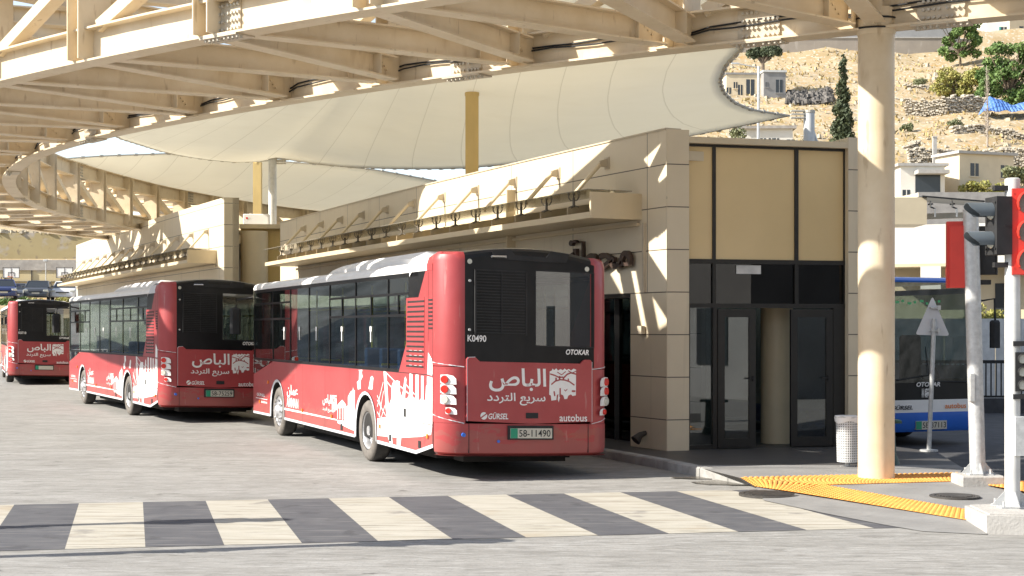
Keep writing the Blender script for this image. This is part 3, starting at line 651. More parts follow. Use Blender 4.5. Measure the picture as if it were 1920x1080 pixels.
brack_m = mat('bracket_steel', (.42, .34, .22), .55, var=.1, vscale=5); spider_m = mat('spider_metal', (.17, .15, .12), .45, metal=.4, var=.2, vscale=12)
def canopy(fac, u0, u1, zs, label, nstrut, W_=.95, strut0=1.0, dstr=1.8, zp=None):
    t = thing('bus_canopy', label, 'canopy', fac.at(u0, 0, zs)); h = .42; us, ps, ns = fac.rng(u0, u1)
    b = MB(); b.sweep(ps, ns, [(.002, zs), (W_, zs), (W_, zs + .10), (W_ - .02, zs + .10), (W_ - .02, zs + .02), (.002, zs + .02)]); b.build('soffit', plain, t)
    b = MB(); b.sweep(ps, ns, [(.003, zs + .03), (.03, zs + .03), (.03, zs + .4), (.003, zs + .4)]); b.build('back_plate', plain, t)
    b = MB(); q = fac.at(u0, 0, zs - .002); tt, n = fac.tt(u0), fac.nn(u0); b.obox(q, n * (W_ - .002), tt * -.05, (0, 0, h)); b.build('end_plate', plain, t)
    b = MB(); b.sweep(ps, ns, [(.15, zs + .455), (W_ + .03, zs + .455), (W_ + .03, zs + .467), (.15, zs + .467)]); b.build('glass_roof', canglass, t)
    b = MB(); q = zs - .10; b.sweep(ps, ns, [(.0, q), (.07, q), (.07, q + .05), (.0, q + .05)]); b.build('wall_rail', plain, t)
    n_ = int((u1 - u0 - .5) / .97)
    for k in range(n_):
        u = u0 + .75 + k * .97; tt, n = fac.tt(u), fac.nn(u); o = fac.at(u, .02, zs); b = MB()
        poly = [(.03, .03), (W_ - .1, .12), (W_ - .1, .025), (W_ - .03, .025), (W_ - .03, .21), (W_ - .3, .27), (.03, .36)]
        b.prism(poly, o - tt * .01, n, (0, 0, 1), tt * .025); b.build('bracket', brack_m, t)
        b = MB(); c = fac.at(u, W_ - .13, zs + .36)
        b.tube([c - V((0, 0, .13)), c + V((0, 0, .02))], .022, 8)
        for sx, sy in ((1, 1), (1, -1), (-1, 1), (-1, -1)):
            e = c + tt * .085 * sx + n * .05 * sy; b.tube([c - V((0, 0, .02)), c + tt * .05 * sx + n * .03 * sy + V((0, 0, -.02)), e + V((0, 0, .03)), e + V((0, 0, .09))], .011, 6); b.tube([e + V((0, 0, .075)), e + V((0, 0, .09))], .022, 8); b.tube([c - V((0, 0, .10)), e - V((0, 0, .13))], .010, 5)
        b.tube([c - V((0, 0, .12)), c + n * .06 - V((0, 0, .15))], .014, 6); b.build('spider_fitting', spider_m, t)
    for k in range(nstrut):
        u = u0 + strut0 + k * dstr; tt, n = fac.tt(u), fac.nn(u); A = fac.at(u, .13, zp); B_ = fac.at(u, .66, zs + .46); b = MB(); b.tube([A, B_], .035, 10); o = b.build('tie_strut', steel, t, smooth=True)
        b = MB(); c = fac.at(u, 0, zp); b.obox(c - tt * .075 - V((0, 0, .09)), tt * .15, n * .02, V((0, 0, .2))); 
        for s_ in (-.035, .02): b.prism([(0, -.06), (.13, -.05), (.17, .0), (.13, .05), (0, .09)], c + tt * s_, n, (0, 0, 1), tt * .015)
        b.build('wall_plate', steel_d, o)
    return t
canopy(FA, .8, 20.4, 3.84, 'long glass-topped canopy with tie struts over the bus in front of the station', 11, strut0=1.06, dstr=1.77, zp=4.86)
# ---- second, taller block further along the road
st2 = thing('station_building', 'second cream station block further along the road above the middle bus', 'building', (-9.03, 46, 0))
ZR2 = 6.2
fwall(FB, 0, 29, .13, ZR2, panel, 'wall', st2)
b = MB(); ps_ = FB.at(0); f2 = V((.93, .37, 0)); n2 = V((.37, -.93, 0))
b.quad(ps_ + V((0, 0, .13)), ps_ + f2 * .47 + V((0, 0, .13)), ps_ + f2 * .47 + V((0, 0, ZR2)), ps_ + V((0, 0, ZR2)), 0, [(0, .13), (.47, .13), (.47, ZR2), (0, ZR2)])
b.obox(ps_ + f2 * .47 + V((0, 0, .13)), f2 * -.2, -n2 * 1.2, (0, 0, ZR2 - .131)); b.build('end_pillar', panel2, st2)
us, ps, ns = FB.rng(4, 29, 1.5); b = MB(); b.sweep(ps, ns, [(-.2, 5.0), (-.2, 5.1), (-4.8, 5.1), (-4.8, 5.0)]); b.build('roof', plain, st2)
b = MB(); ps3 = [p - n * 4.8 for p, n in zip(ps, ns)]; b.sweep(ps3, ns, wallsec(.1, 5.0, 0, -.2)); b.build('rear_wall', panel2, st2)
canopy(FB, .9, 28.5, 4.16, 'far glass-topped canopy with tie struts along the second station block', 13, strut0=1.0, dstr=2.0, zp=5.22)
# link between the two blocks
lk = thing('link_building', 'recessed yellowish link wall with a rounded corner between the two station blocks', 'building', (-7.3, 47.6, 0))
q0 = ps_ + f2 * .47 - n2 * .5; q1 = FA.at(22.5, -.3); d_ = (q1 - q0); d_.z = 0; nn = V((d_.y, -d_.x, 0)).normalized()
q0 = V((-8.75, 47.3, 0)); q1 = V((-6.35, 47.6, 0))
b = MB(); b.obox(q0 + V((0, 0, .1)), q1 - q0 + V((.6, 0, 0)), (0, .25, 0), (0, 0, 5.2)); b.build('wall', yellowcol, lk)
b = MB(); b.obox(q0 + V((0, -.25, 5.3)), q1 - q0 + V((.3, 0, 0)), (0, 1.0, 0), (0, 0, .14)); b.build('fascia', plain, lk)
b = MB(); b.box(-9.2, -4.5, 47.9, 56, 5.25, 5.3); b.build('roof', plain, lk)
b = MB(); b.tube([(-8.25, 47.05, .1), (-8.25, 47.05, 5.2)], .42, 28); b.build('rounded_corner', plain, lk, smooth=True)
b = MB(); b.box(-8.6, -5.8, 47.0, 47.25, .1, 3.4); b.build('painted_shade_panel', dark, lk)  # dark panel painting the deep shade under the canopies, no real opening
# air conditioner on the link roof
ac = thing('air_conditioner', 'white outdoor air conditioner unit standing on the link roof beside the white mast', 'air conditioner', (-8.35, 49.0, 5.3))
b = MB(); b.cbox(-8.95, -8.1, 48.8, 49.15, 5.43, 5.9, .02); b.build('casing', white, ac)
b = MB()
for k in range(4): b.box(-8.5 + k * .09, -8.43 + k * .09, 48.785, 48.802, 5.47, 5.53)
b.build('grille', blackm, ac)
b = MB(); b.disc((-8.82, 48.79, 5.76), (0, -1, 0), .035, 14); b.build('maker_badge', red_l, ac)
b = MB(); vs, fs = text_geo('LG', -8.77, -8.70, 5.74, 5.78, (0, 48.79, 0), (1, 0, 0), (0, 0, 1), (0, -1, 0)); b.add(vs, fs); b.build('maker_lettering', galv, ac)
b = MB(); b.box(-8.9, -8.8, 48.8, 49.1, 5.3, 5.43); b.box(-8.25, -8.15, 48.8, 49.1, 5.3, 5.43); b.build('feet', galv, ac)

# ------------------------------------------------------------------ buses
SKY = [[(8.91,.57),(8.91,.53),(5.18,.54),(5.18,.56)],[(5.21,.74),(5.18,.79),(4.86,.9),(4.64,.83),(4.64,.78)],[(5.16,.74),(5.12,.75),(5.12,.57),(5.16,.57)],[(5.02,.75),(4.98,.76),(4.98,.57),(5.02,.57)],[(4.87,.76),(4.8,.77),(4.8,.58),(4.87,.57)],
 [(4.72,.77),(4.52,.82),(4.52,.96),(4.37,1.05),(4.24,1.08),(4.22,1.13),(4.19,1.09),(4.12,1.075),(4.12,.43),(4.3,.44),(5.15,.5),(5.15,.55),(4.73,.56)],[(3.95,1.10),(4.0,1.22),(3.89,1.25),(3.87,1.4),(3.93,1.41),(3.69,1.42),(3.73,1.38),(3.68,1.31),(3.79,1.25),(3.79,1.12)],
 [(3.37,1.13),(3.25,1.32),(3.17,1.34),(3.1,1.31),(3.16,1.13)],[(2.58,1.43),(2.44,1.42),(2.32,.89),(2.42,.75),(2.48,.89)],
 [(2.45,.75),(2.42,.91),(2.31,.93),(2.19,1.04),(2.19,1.21),(2.1,1.29),(1.91,1.31),(1.79,1.3),(1.78,1.16),(1.71,1.08),(1.64,1.17),(1.57,1.35),(1.53,1.38),(1.48,1.34),(1.55,1.07),(1.44,1.07),(1.34,1.14),(1.34,1.43),(1.21,1.42),(1.21,1.1),(1.15,1.06),(1.07,1.1),(1.07,1.42),(.94,1.42),(.94,1.09),(.89,1.06),(.83,1.1),(.83,1.41),(.72,1.41),(.72,1.09),(.65,1.06),(.62,1.27),(.58,1.29),(.58,1.41),(.345,1.4),(.36,.76)],
 [(.57,1.43),(.53,1.74),(.38,1.65),(.345,1.55),(.345,1.42)],
 [(2.9,.7),(2.45,.75),(.36,.75),(.41,.62),(.86,.56),(1.82,.48),(2.9,.44)],[(2.37,.46),(2.27,.36),(2.13,.36),(2.16,.46)],[(1.93,.47),(1.93,.36),(1.77,.36),(1.72,.49)]]
LIN = [[(2.9,1.05),(2.69,.9)],[(2.6,1.26),(2.9,.88)],[(2.9,.98),(2.48,.77)],[(2.42,1.4),(1.99,1.28)],[(2.42,1.28),(2.16,1.19)],[(2.58,1.13),(2.81,.73)],[(1.77,1.23),(1.07,1.07)],[(2.9,.8),(2.75,.73)],[(1.49,1.26),(1.12,1.14)],[(1.66,1.03),(1.44,.96)],[(2.51,.92),(2.69,.73)]]
BW, BL = 2.54, 11.9
def arch(c, r=.6, top=1.09, n=12): return [(c + r * math.cos(q), .35 + (top - .35) * math.sin(q) ** .75) for q in (math.pi * k / n for k in range(n + 1))]
def stroke(b, pts, w, o, ex, ez, m=0):
    for (a0, c0), (a1, c1) in zip(pts, pts[1:]):
        d = V((a1 - a0, c1 - c0)); 
        if d.length < 1e-5: continue
        n = V((-d.y, d.x)).normalized() * w / 2; e = d.normalized() * w * .2
        b.add([V(o) + V(ex) * x + V(ez) * z for x, z in ((a0 - e.x + n.x, c0 - e.y + n.y), (a0 - e.x - n.x, c0 - e.y - n.y), (a1 + e.x - n.x, c1 + e.y - n.y), (a1 + e.x + n.x, c1 + e.y + n.y))], [[0, 1, 2, 3]], m)
def emblem(bw, br, x0, x1, z0, z1, o, ex, ez, n):          # square city mark: hills, towers and letter feet
    X = lambda a: x0 + a * (x1 - x0); Z = lambda c: z0 + c * (z1 - z0)
    top = [(.02, .90), (.10, .93), (.12, .99), (.18, .94), (.26, 1.0), (.32, .93), (.42, .98), (.5, .94), (.56, 1.0), (.64, .95), (.72, .99), (.80, .94), (.9, 1.0), (.99, .97)]
    body = [(.98, .17), (.86, .15), (.80, .20), (.70, .16), (.66, .06), (.56, .05), (.52, .16), (.44, .20), (.38, .06), (.35, -.05), (.31, .04), (.34, .20), (.28, .18), (.26, .02), (.08, .0), (.06, .16), (0, .18)]
    bw.prism([(X(a), Z(c)) for a, c in top + body], o, ex, ez, (0, 0, 0))
    o2 = V(o) + V(n) * .002
    for pts, w in (([(.08, .50), (.22, .60), (.40, .65), (.58, .64), (.75, .59), (.92, .49)], .045), ([(.04, .82), (.2, .78), (.36, .72), (.5, .73)], .045), ([(.52, .70), (.66, .82), (.8, .87), (.98, .83)], .05), ([(.3, .88), (.45, .80), (.6, .90)], .03), ([(.70, .93), (.84, .86), (.98, .92)], .03), ([(.18, .28), (.2, .15)], .05), ([(.4, .38), (.4, .12)], .05), ([(.55, .34), (.6, .30), (.66, .36)], .025), ([(.84, .3), (.95, .3)], .06), ([(.25, .62), (.25, .70)], .06), ([(.38, .67), (.38, .75)], .06), ([(.52, .66), (.52, .72)], .06), ([(.7, .61), (.7, .68)], .05)):
        stroke(br, [(X(a), Z(c)) for a, c in pts], w * (x1 - x0), o2, ex, ez)
def wheel(name, parent, x, y, r, sgn, wd=.27, hub=True):
    prof = [(-.0, r * .60), (.012, r * .63), (.03, r * .82), (.01, r * .93), (-.02, r * .985), (-.06, r), (-wd + .06, r), (-wd, r * .9), (-wd, r * .55)]
    b = MB(); rings = [[(x + sgn * a, y + q * math.cos(t), r + q * math.sin(t)) for t in (2 * math.pi * k / 36 for k in range(36))] for a, q in prof]
    b.loft(rings, caps=False, mfun=lambda i, j: 1 if i in (1, 2, 3) else 0); o = b.build(name, [rubber, dust_r], parent, local=True, smooth=True)
    b = MB(); pr = [(.0, r * .60), (-.01, r * .575), (-.10, r * .53), (-.13, r * .40), (-.10, r * .30), (-.06, r * .27), (-.05, r * .17), (-.0, r * .15), (-.0, .005)] if not hub else [(.0, r * .60), (-.012, r * .57), (-.02, r * .52), (.02, r * .40), (.03, r * .30), (.05, r * .26), (.08, r * .2), (.08, .005)]
    b.loft([[(x + sgn * a, y + q * math.cos(t), r + q * math.sin(t)) for t in (2 * math.pi * k / 30 for k in range(30))] for a, q in pr], caps=False)
    for k in range(10):
        t = 2 * math.pi * k / 10; q = r * (.36 if not hub else .45); c = V((x + sgn * (-.12 if not hub else .01), y + q * math.cos(t), r + q * math.sin(t))); b.tube([c, c + V((sgn * .045, 0, 0))], .022, 6)
    b.build('rim', rim_m, o, local=True, smooth=True)
def plan(inset, x0=0, x1=BW, y0=0, y1=BL, rr=.33, rf=.28):
    pts = []
    for cx, cy, r, a0 in ((x1 - rr, y0 + rr * .95, rr, -90), (x1 - rf, y1 - rf, rf, 0), (x0 + rf, y1 - rf, rf, 90), (x0 + rr, y0 + rr * .95, rr, 180)):
        for k in range(7): q = rad(a0 + 15 * k); pts.append((cx + (r - inset) * math.cos(q), cy + (r * (.95 if cy < 2 else 1) - inset) * math.sin(q)))
    return pts
def make_bus(loc, yaw, label, fleet, plate, hood_top=False, lean=.028, blind=False):
    t = thing('city_bus', label, 'bus', loc, yaw, 'red city buses parked along the station kerb')
    LE = lambda b: [setattr(p, 'z', p.z - lean * p.x) for p in b.v]
    def put(b, name, mats, parent=t, **k): LE(b); return b.build(name, mats, parent, local=True, **k)
    # side panels with wheel arches
    def side_poly(y0=.34): return [(y0, 1.43)] + [(y0, .47), (1.05, .33), (2.9, .345)] + arch(3.52)[::-1] + [(4.12, .35), (8.87, .36)] + arch(9.48)[::-1] + [(10.08, .36), (11.62, .35), (11.62, 1.13), (9.85, 1.43)]
    ol, el, zl = V((0, 0, 0)), V((0, 1, 0)), V((0, 0, 1))
    b = MB(); b.prism(side_poly(), ol, el, zl, (.03, 0, 0))
    b.prism([(.34, 1.433), (1.86, 1.433), (.66, 2.86), (.34, 2.86)], (.002, 0, 0), el, zl, (.03, 0, 0)); put(b, 'side_panel', red)
    b = MB(); b.prism(side_poly(), (BW, 0, 0), el, zl, (-.03, 0, 0)); b.prism([(.34, 1.433), (1.86, 1.433), (.66, 2.86), (.34, 2.86)], (BW - .002, 0, 0), el, zl, (-.03, 0, 0)); put(b, 'side_panel', red)
    for c in (3.52, 9.48):
        b = MB(); a = arch(c, .6); a2 = arch(c, .54, 1.04); 
        for (p, q, p2, q2) in zip(a, a[1:], a2, a2[1:]): b.add([(-.012, p[0], p[1]), (-.012, q[0], q[1]), (-.004, q2[0], q2[1]), (-.004, p2[0], p2[1])], [[0, 1, 2, 3]]); b.add([(-.004, p2[0], p2[1]), (-.004, q2[0], q2[1]), (.5, q2[0], q2[1]), (.5, p2[0], p2[1])], [[0, 1, 2, 3]], 1)
        b.box(.45, .5, c - .62, c + .62, .3, 1.1, 1)
        put(b, 'wheel_arch', [silver, under])
    # window band: glass panes between black pillars, both sides
    ys = [11.62, 9.94, 8.52, 7.12, 5.72, 4.15, 2.42]
    for x, sg in ((.012, 1), (BW - .012, -1)):
        b = MB()
        for y in ys + [1.42]:
            b.box(x, x + .012 * sg, y - .018, y + .018, 1.43, 2.86)
        b.box(x, x + .012 * sg, 1.0, 11.62, 2.80, 2.86); b.box(x, x + .012 * sg, 1.6, 11.62, 1.43, 1.475)
        for y0, y1 in ((5.72, 4.15), (4.15, 2.42), (2.42, 1.42), (9.94, 8.52), (11.62, 9.94)):
            b.box(x - .003 * sg, x + .012 * sg, y1, y0, 2.24, 2.275); b.box(x - .003 * sg, x + .012 * sg, y1, y0, 2.55, 2.585)
            ym = (y0 + y1) / 2; b.box(x - .003 * sg, x + .012 * sg, ym - .02, ym + .02, 2.24, 2.585)
        b.prism([(1.42, 2.0), (1.42, 2.86), (.66, 2.86)], (x, 0, 0), el, zl, (.012 * sg, 0, 0))
        put(b, 'window_frames', black)
        for y0, y1 in zip(ys, ys[1:] + [1.42]):
            b = MB()
            if y1 > 2: b.box(x + .012 * sg, x + .016 * sg, y1 + .018, y0 - .018, 1.475, 2.80)
            else: b.prism([(1.86, 1.475), (1.438, 1.99), (1.438, 2.8), (2.402, 2.8), (2.402, 1.475)], (x + .012 * sg, 0, 0), el, zl, (.004 * sg, 0, 0))
            put(b, 'window', busglass)
        b = MB(); b.prism([(11.62, 1.14), (11.62, 1.47), (9.9, 1.47)], (x, 0, 0), el, zl, (.004 * sg, 0, 0))
        o = put(b, 'window', busglass)
    b = MB()
    for y in (9.0, 7.8, 6.6, 4.95, 3.3): b.box(.009, .0145, y - .045, y + .045, 2.02, 2.1); b.box(.009, .0145, y - .018, y + .018, 1.86, 2.02)
    put(b, 'window_stickers', lettering)
    # louvres
    b = MB(); b.box(-.002, .001, .70, 1.50, 1.5, 2.5)
    put(b, 'louvre_backing', red); b = MB()
    for k in range(14):
        z = 1.52 + k * .07; sh = (2.5 - z) * .08
        b.box(-.006, .0005, .70 + sh * .4, 1.42 + sh, z, z + .026, 0)
    for k in range(8): z = 2.06 + k * .055; b.box(-.006, .0005, .36, .52, z, z + .022, 0)
    put(b, 'louvres', blackm)
    # roof, cant rail, rear fairing
    b = MB(); rings = [[(x, y, z) for x, y in plan(i, y0=.3)] for i, z in ((.004, 2.86), (.0, 2.90), (.03, 2.96), (.10, 3.0), (.3, 3.03))]; b.loft(rings); put(b, 'roof', white, smooth=True)
    b = MB(); prof = lambda y: 3.11 if y < .95 else (3.11 - .15 * ((y - .95) / .42) ** 2.2 if y < 1.37 else 2.96)
    secs = []
    for y in (.36, .6, .95, 1.05, 1.15, 1.25, 1.32, 1.36):
        zt = max(2.9, prof(y)); secs.append([(.0, y, 2.862), (-.001, y, zt - .17), (.03, y, zt - .07), (.10, y, zt - .02), (.22, y, zt), (.8, y, zt + .06), (1.27, y, zt + .08), (1.74, y, zt + .06), (BW - .22, y, zt), (BW - .10, y, zt - .02), (BW - .03, y, zt - .07), (BW, y, zt - .17), (BW, y, 2.862)])
    b.loft(secs, m=0, mfun=lambda i, j: (1 if i < 1 else 0) if not hood_top else (2 if i < 2 and 2 <= j <= 9 else (1 if i < 1 else 0))); put(b, 'rear_fairing', [white if not hood_top else silver, red, black], smooth=True)
    b = MB(); secs = []
    for y, w, z in ((1.6, .5, 3.14), (1.75, .3, 3.20), (4.6, .3, 3.2), (6.4, .34, 3.17), (7.3, .4, 3.13), (7.75, .5, 3.06)): secs.append([(w, y, 3.0), (w, y, z - .09), (w + .1, y, z), (BW - w - .1, y, z), (BW - w, y, z - .09), (BW - w, y, 3.0)])
    b.loft(secs); b.box(.296, .30, 4.58, 4.6, 3.0, 3.16); put(b, 'roof_unit', white, smooth=True)
    # rear: corners, black panel, hood, bumper
    def corner(z0, z1, zc, nm, m=red):
        for sx in (0, 1):
            b = MB(); q = [(.34 - .34 * math.sin(rad(a)), .34 - .34 * math.cos(rad(a))) for a in range(0, 91, 10)]
            fx = (lambda x: x) if sx == 0 else (lambda x: BW - x)
            out = [(fx(x), y) for x, y in q]; inn = [(fx(.34 - (.34 - x) * .9), .34 - (.34 - y) * .9) for x, y in q]
            poly = out + inn[::-1]; zs = [z0, z1] if not zc else [z0, z1 - .12, z1 - .04, z1]
            b.loft([[(x + (0 if i < 2 else (.02 if i == 2 else .07)) * (1 if sx == 0 else -1) * (1 if abs(x - BW * sx) < .2 else 0), y + (0 if i < 2 else (.02 if i == 2 else .07)) * (1 if y < .2 else 0), z) for x, y in poly] for i, z in enumerate(zs)])
            put(b, nm, m, smooth=True)
    corner(.80, 1.555, False, 'rear_corner'); corner(1.563, 3.11, True, 'rear_corner')
    crown = lambda x: 3.11 + .09 * (1 - ((x - BW / 2) / .95) ** 2)
    xs = [.335 + (BW - .67) * k / 12 for k in range(13)]
    b = MB(); bul = lambda x: -.05 * (1 - ((x - BW / 2) / .95) ** 2)     # rear bows out slightly
    def rearquad(b, x0, x1, z0, z1, d, m=0, n=6):
        for k in range(n):
            a, c = x0 + (x1 - x0) * k / n, x0 + (x1 - x0) * (k + 1) / n
            za, zc = (z1(a), z1(c)) if callable(z1) else (z1, z1); ya, yc = (z0(a), z0(c)) if callable(z0) else (z0, z0)
            b.obox((a, bul(a) + d, 0), (c - a, bul(c) - bul(a), 0), (0, .03, 0), (0, 0, .001)) if False else b.add([(a, bul(a) + d, ya), (c, bul(c) + d, yc), (c, bul(c) + d, zc), (a, bul(a) + d, za)], [[0, 1, 2, 3]], m)
    WX0, WX1, WZ0, WZ1 = 1.34, 2.255, 1.86, 2.90
    rearquad(b, .335, WX0, 1.58, lambda x: crown(x) - .10, 0); rearquad(b, WX1, BW - .335, 1.58, lambda x: crown(x) - .10, 0, n=1); rearquad(b, WX0, WX1, 1.58, WZ0, 0); rearquad(b, WX0, WX1, WZ1, lambda x: crown(x) - .10, 0)
    for x0, x1 in zip(xs, xs[1:]):                          # rounded brow up to the roof
        pr = [(-.0, -.10), (.01, -.05), (.05, -.015), (.14, .0), (.40, .01)]
        for (d0, h0), (d1, h1) in zip(pr, pr[1:]):
            b.add([(x0, bul(x0) + d0, crown(x0) + h0), (x1, bul(x1) + d0, crown(x1) + h0), (x1, bul(x1) + d1, crown(x1) + h1), (x0, bul(x0) + d1, crown(x0) + h1)], [[0, 1, 2, 3]])
    put(b, 'rear_panel', black, smooth=True)
    b = MB(); b.prism([(.70, 3.14), (.98, 3.16), (1.04, 3.09), (1.50, 3.08), (1.57, 3.17), (1.85, 3.14), (1.80, 3.02), (1.5, 3.015), (1.0, 3.02), (.74, 3.03)], (0, -.052, 0), (1, 0, 0), zl, (0, -.012, 0)); put(b, 'brow_trim', blackm)
    b = MB(); b.tube([(.70, -.055, 3.05), (.70, -.075, 3.06), (.90, -.085, 3.065), (.90, -.075, 3.05)], .014, 6); put(b, 'grab_handle', chrome)
    b = MB()
    for k in range(21): z = 2.02 + k * .040; b.box(.48, 1.2, -.062, -.02, z, z + .014)
    b.box(.46, .48, -.058, -.02, 2.0, 2.88); b.box(1.2, 1.22, -.058, -.02, 2.0, 2.88); b.box(.46, 1.22, -.058, -.02, 2.86, 2.88)
    b.box(.84, .85, -.066, -.06, 2.02, 2.85); put(b, 'engine_grille', blackm)
    b = MB(); rearquad(b, WX0, WX1, WZ0, WZ1, .006, n=3); put(b, 'rear_window', rearglass)
    b = MB(); rearquad(b, WX0 - .005, WX0 + .012, WZ0, WZ1, -.004, n=1); rearquad(b, WX1 - .012, WX1 + .005, WZ0, WZ1, -.004, n=1); rearquad(b, WX0, WX1, WZ0 - .005, WZ0 + .012, -.004); rearquad(b, WX0, WX1, WZ1 - .012, WZ1 + .005, -.004); put(b, 'window_seal', blackm)
    for x, z in ((.40, 2.98), (BW - .40, 2.95)): b = MB(); b.disc((x, -.012, z), (0, -1, 0), .035, 12); put(b, 'marker_light', clear_l)
    for x, z in ((.40, 2.72), (.395, 2.06)): b = MB(); b.tube([(x, -.0, z), (x, -.03, z)], .018, 8); put(b, 'camera_knob', galv)
    hood = [(.345, .835), (.345, 1.66), (.37, 1.69), (.46, 1.695), (.53, 1.635), (2.02, 1.635), (2.08, 1.69), (2.17, 1.69), (2.195, 1.66), (2.195, .835), (1.27, .80)]
    b = MB(); b.prism(hood, (0, -.058, 0), (1, 0, 0), zl, (0, .06, 0)); put(b, 'engine_hood', red)
    b = MB(); stroke(b, [hood[0], hood[1], hood[2], hood[3]], .008, (0, -.0595, 0), (1, 0, 0), zl); stroke(b, [(.0, 1.559)], .01, (0, 0, 0), (1, 0, 0), zl)
    stroke(b, [hood[-2], hood[-3]], .006, (0, -.0595, 0), (1, 0, 0), zl); put(b, 'hood_edge_trim', silver)
    pl = [(x, y) for x, y in plan(0) if y < .36]; pl = sorted([p for p in pl if p[0] < BW / 2], key=lambda p: -p[1]) + [(.345, -.0), (.7, -.04), (1.27, -.062), (1.84, -.04), (BW - .345, 0)] + sorted([p for p in pl if p[0] > BW / 2], key=lambda p: p[1])
    cl = []
    for p in pl:
        if not cl or (V(p) - V(cl[-1])).length > .01: cl.append(p)
    b = MB(); b.loft([[(x + (.05 if x < .3 else (-.05 if x > BW - .3 else 0)) * f, y + .06 * f, z) for x, y in cl] for z, f in ((.36, 1.2), (.40, .25), (.47, 0), (.795, 0), (.80, .3))], closed=False, caps=False); 
    b.add([(x, y, .36) for x, y in cl], [list(range(len(cl)))]); put(b, 'rear_bumper', red, smooth=True)
    b = MB()
    for x in (.39, 2.16): b.box(x - .003, x + .003, -.012 if x < 1 else -.012, .03, .40, .80)
    put(b, 'bumper_seams', blackm)
    # lamp clusters
    for sx in (0, 1):
        b = MB(); lamps = []
        for z, m, r in ((1.385, red_l, .056), (1.255, red_l, .056), (1.115, clear_l, .056), (.965, red_l, .04)):
            c = V((.085 if z > 1 else .13, .085 if z > 1 else .055, z)); n = V((-.78, -.92, 0)).normalized(); 
            if sx: c.x = BW - c.x; n.x = -n.x
            a = V((n.y, -n.x, 0)) * (1 if sx == 0 else -1)    # points inwards along the rear
            if a.x * (1 if sx == 0 else -1) < 0: a = -a
            c = c + n * .012
            b.prism([(-r * 1.15, -r * .9), (-r * .5, -r * 1.15), (r * 3.0, -r * 1.15), (r * 2.9, r * .2), (r * 2.2, r * .9), (r * .6, r * 1.2), (-r * 1.1, r * 1.1)], c, a, zl, n * .01); lamps.append((c, n, r, m))
        o = put(b, 'lamp_cluster', white)
        for c, n, r, m in lamps: b = MB(); b.tube([c + n * .004, c + n * .035], [r, r * .9], 16); put(b, 'lamp', m, o)
    # writing on the rear
    o_, ex, n_ = V((0, -.0605, 0)), V((1, 0, 0)), V((0, -1, 0)); b = MB(); br = MB()
    def tx(s_, x0, x1, z0, z1, oo=o_, e=ex, bold=.012, sh=0): v, f = text_geo(s_, x0, x1, z0, z1, oo, e, zl, n_, 0, bold, sh); b.add(v, f)
    tx(AR['bus'], .66, 1.50, 1.235, 1.555, bold=.018); tx(AR['fast'], .63, 1.49, 1.05, 1.22, bold=.014)
    put(b, 'route_lettering', lettering); b = MB()
    tx('autobus', 1.70, 2.12, .835, .935, bold=.012); put(b, 'class_lettering', lettering); b = MB(); tx('GÜRSEL', .65, .94, .86, .955, bold=.02, sh=.2)
    b.disc((.585, -.0605, .905), (0, -1, 0), .05, 18)
    stroke(br, [(.545, .88), (.63, .94)], .016, (0, -.0625, 0), ex, zl); put(b, 'maker_lettering', lettering); b = MB()
    emblem(b, br, 1.545, 1.955, 1.12, 1.565, o_, ex, zl, n_)
    put(b, 'city_emblem', lettering); put(br, 'emblem_cutout', red)
    b = MB(); v, f = text_geo(fleet, .36, .63, 1.90, 1.99, (0, -.035, 0), ex, zl, n_, 0, .02); b.add(v, f); put(b, 'fleet_lettering', lettering) if b.v else None; b = MB(); v, f = text_geo('OTOKAR', 1.80, 2.15, 1.755, 1.83, (0, -.052, 0), ex, zl, n_, 0, .03, .2); b.add(v, f); put(b, 'maker_lettering', lettering)
    b = MB(); b.box(1.20, 1.38, -.066, -.05, .875, .95); put(b, 'hood_latch', blackm)
    b = MB(); b.box(.93, 1.60, -.085, -.055, .585, .775); o = put(b, 'plate_holder', blackm)
    b = MB(); b.box(.96, 1.575, -.092, -.08, .605, .74); put(b, 'number_plate', plate_w, o)
    b = MB(); b.box(.962, 1.065, -.094, -.09, .607, .738); put(b, 'plate_band', plate_g, o)
    if plate: b = MB(); v, f = text_geo(plate, 1.085, 1.55, .625, .72, (0, -.0945, 0), ex, zl, n_, 0, .008); b.add(v, f); put(b, 'plate_number', plate_k, o)
    b = MB(); b.tube([(.31, .0, .645), (.31, -.03, .645)], .028, 10); put(b, 'parking_sensor', bluep); b = MB(); b.tube([(.80, -.04, .56), (.80, -.062, .56)], .02, 8); put(b, 'parking_sensor', bluep)
    # side graphics
    b = MB(); ox = V((-.004, 0, 0))
    for p in SKY: b.prism(p, ox, el, zl, (0, 0, 0))
    for a, c in LIN: stroke(b, [a, c], .018, ox, el, zl)
    for k in range(3):
        for z in range(5): y = .80 + k * .22; b.box(-.0045, -.003, y, y + .12, 1.49 + z * .07 + .03, 1.49 + z * .07 + .06 - .01 * (z == 4))
    en = V((-1, 0, 0))
    def ts(s_, y0, y1, z0, z1, bold=.015): v, f = text_geo(s_, -y0, -y1, z0, z1, ox, -el, zl, en, 0, bold); b.add(v, f)
    ts('AMMAN', 8.72, 7.82, .60, .78, .02); ts(AR['amman'], 8.70, 7.85, .78, 1.02, .02); ts(AR['bus'], 6.1, 5.52, .75, .95, .02); ts(AR['fast'], 6.1, 5.5, .64, .73); ts('GÜRSEL', 11.3, 10.55, .70, .77); ts('autobus', 10.9, 10.36, .575, .625)
    br2 = MB(); emblem(b, br2, -5.5, -5.2, .66, .96, ox, -el, zl, en); stroke(b, [(11.4, .655), (10.35, .655)], .012, ox, el, zl)
    put(b, 'side_mural', lettering); put(br2, 'side_mural_cutout', red)
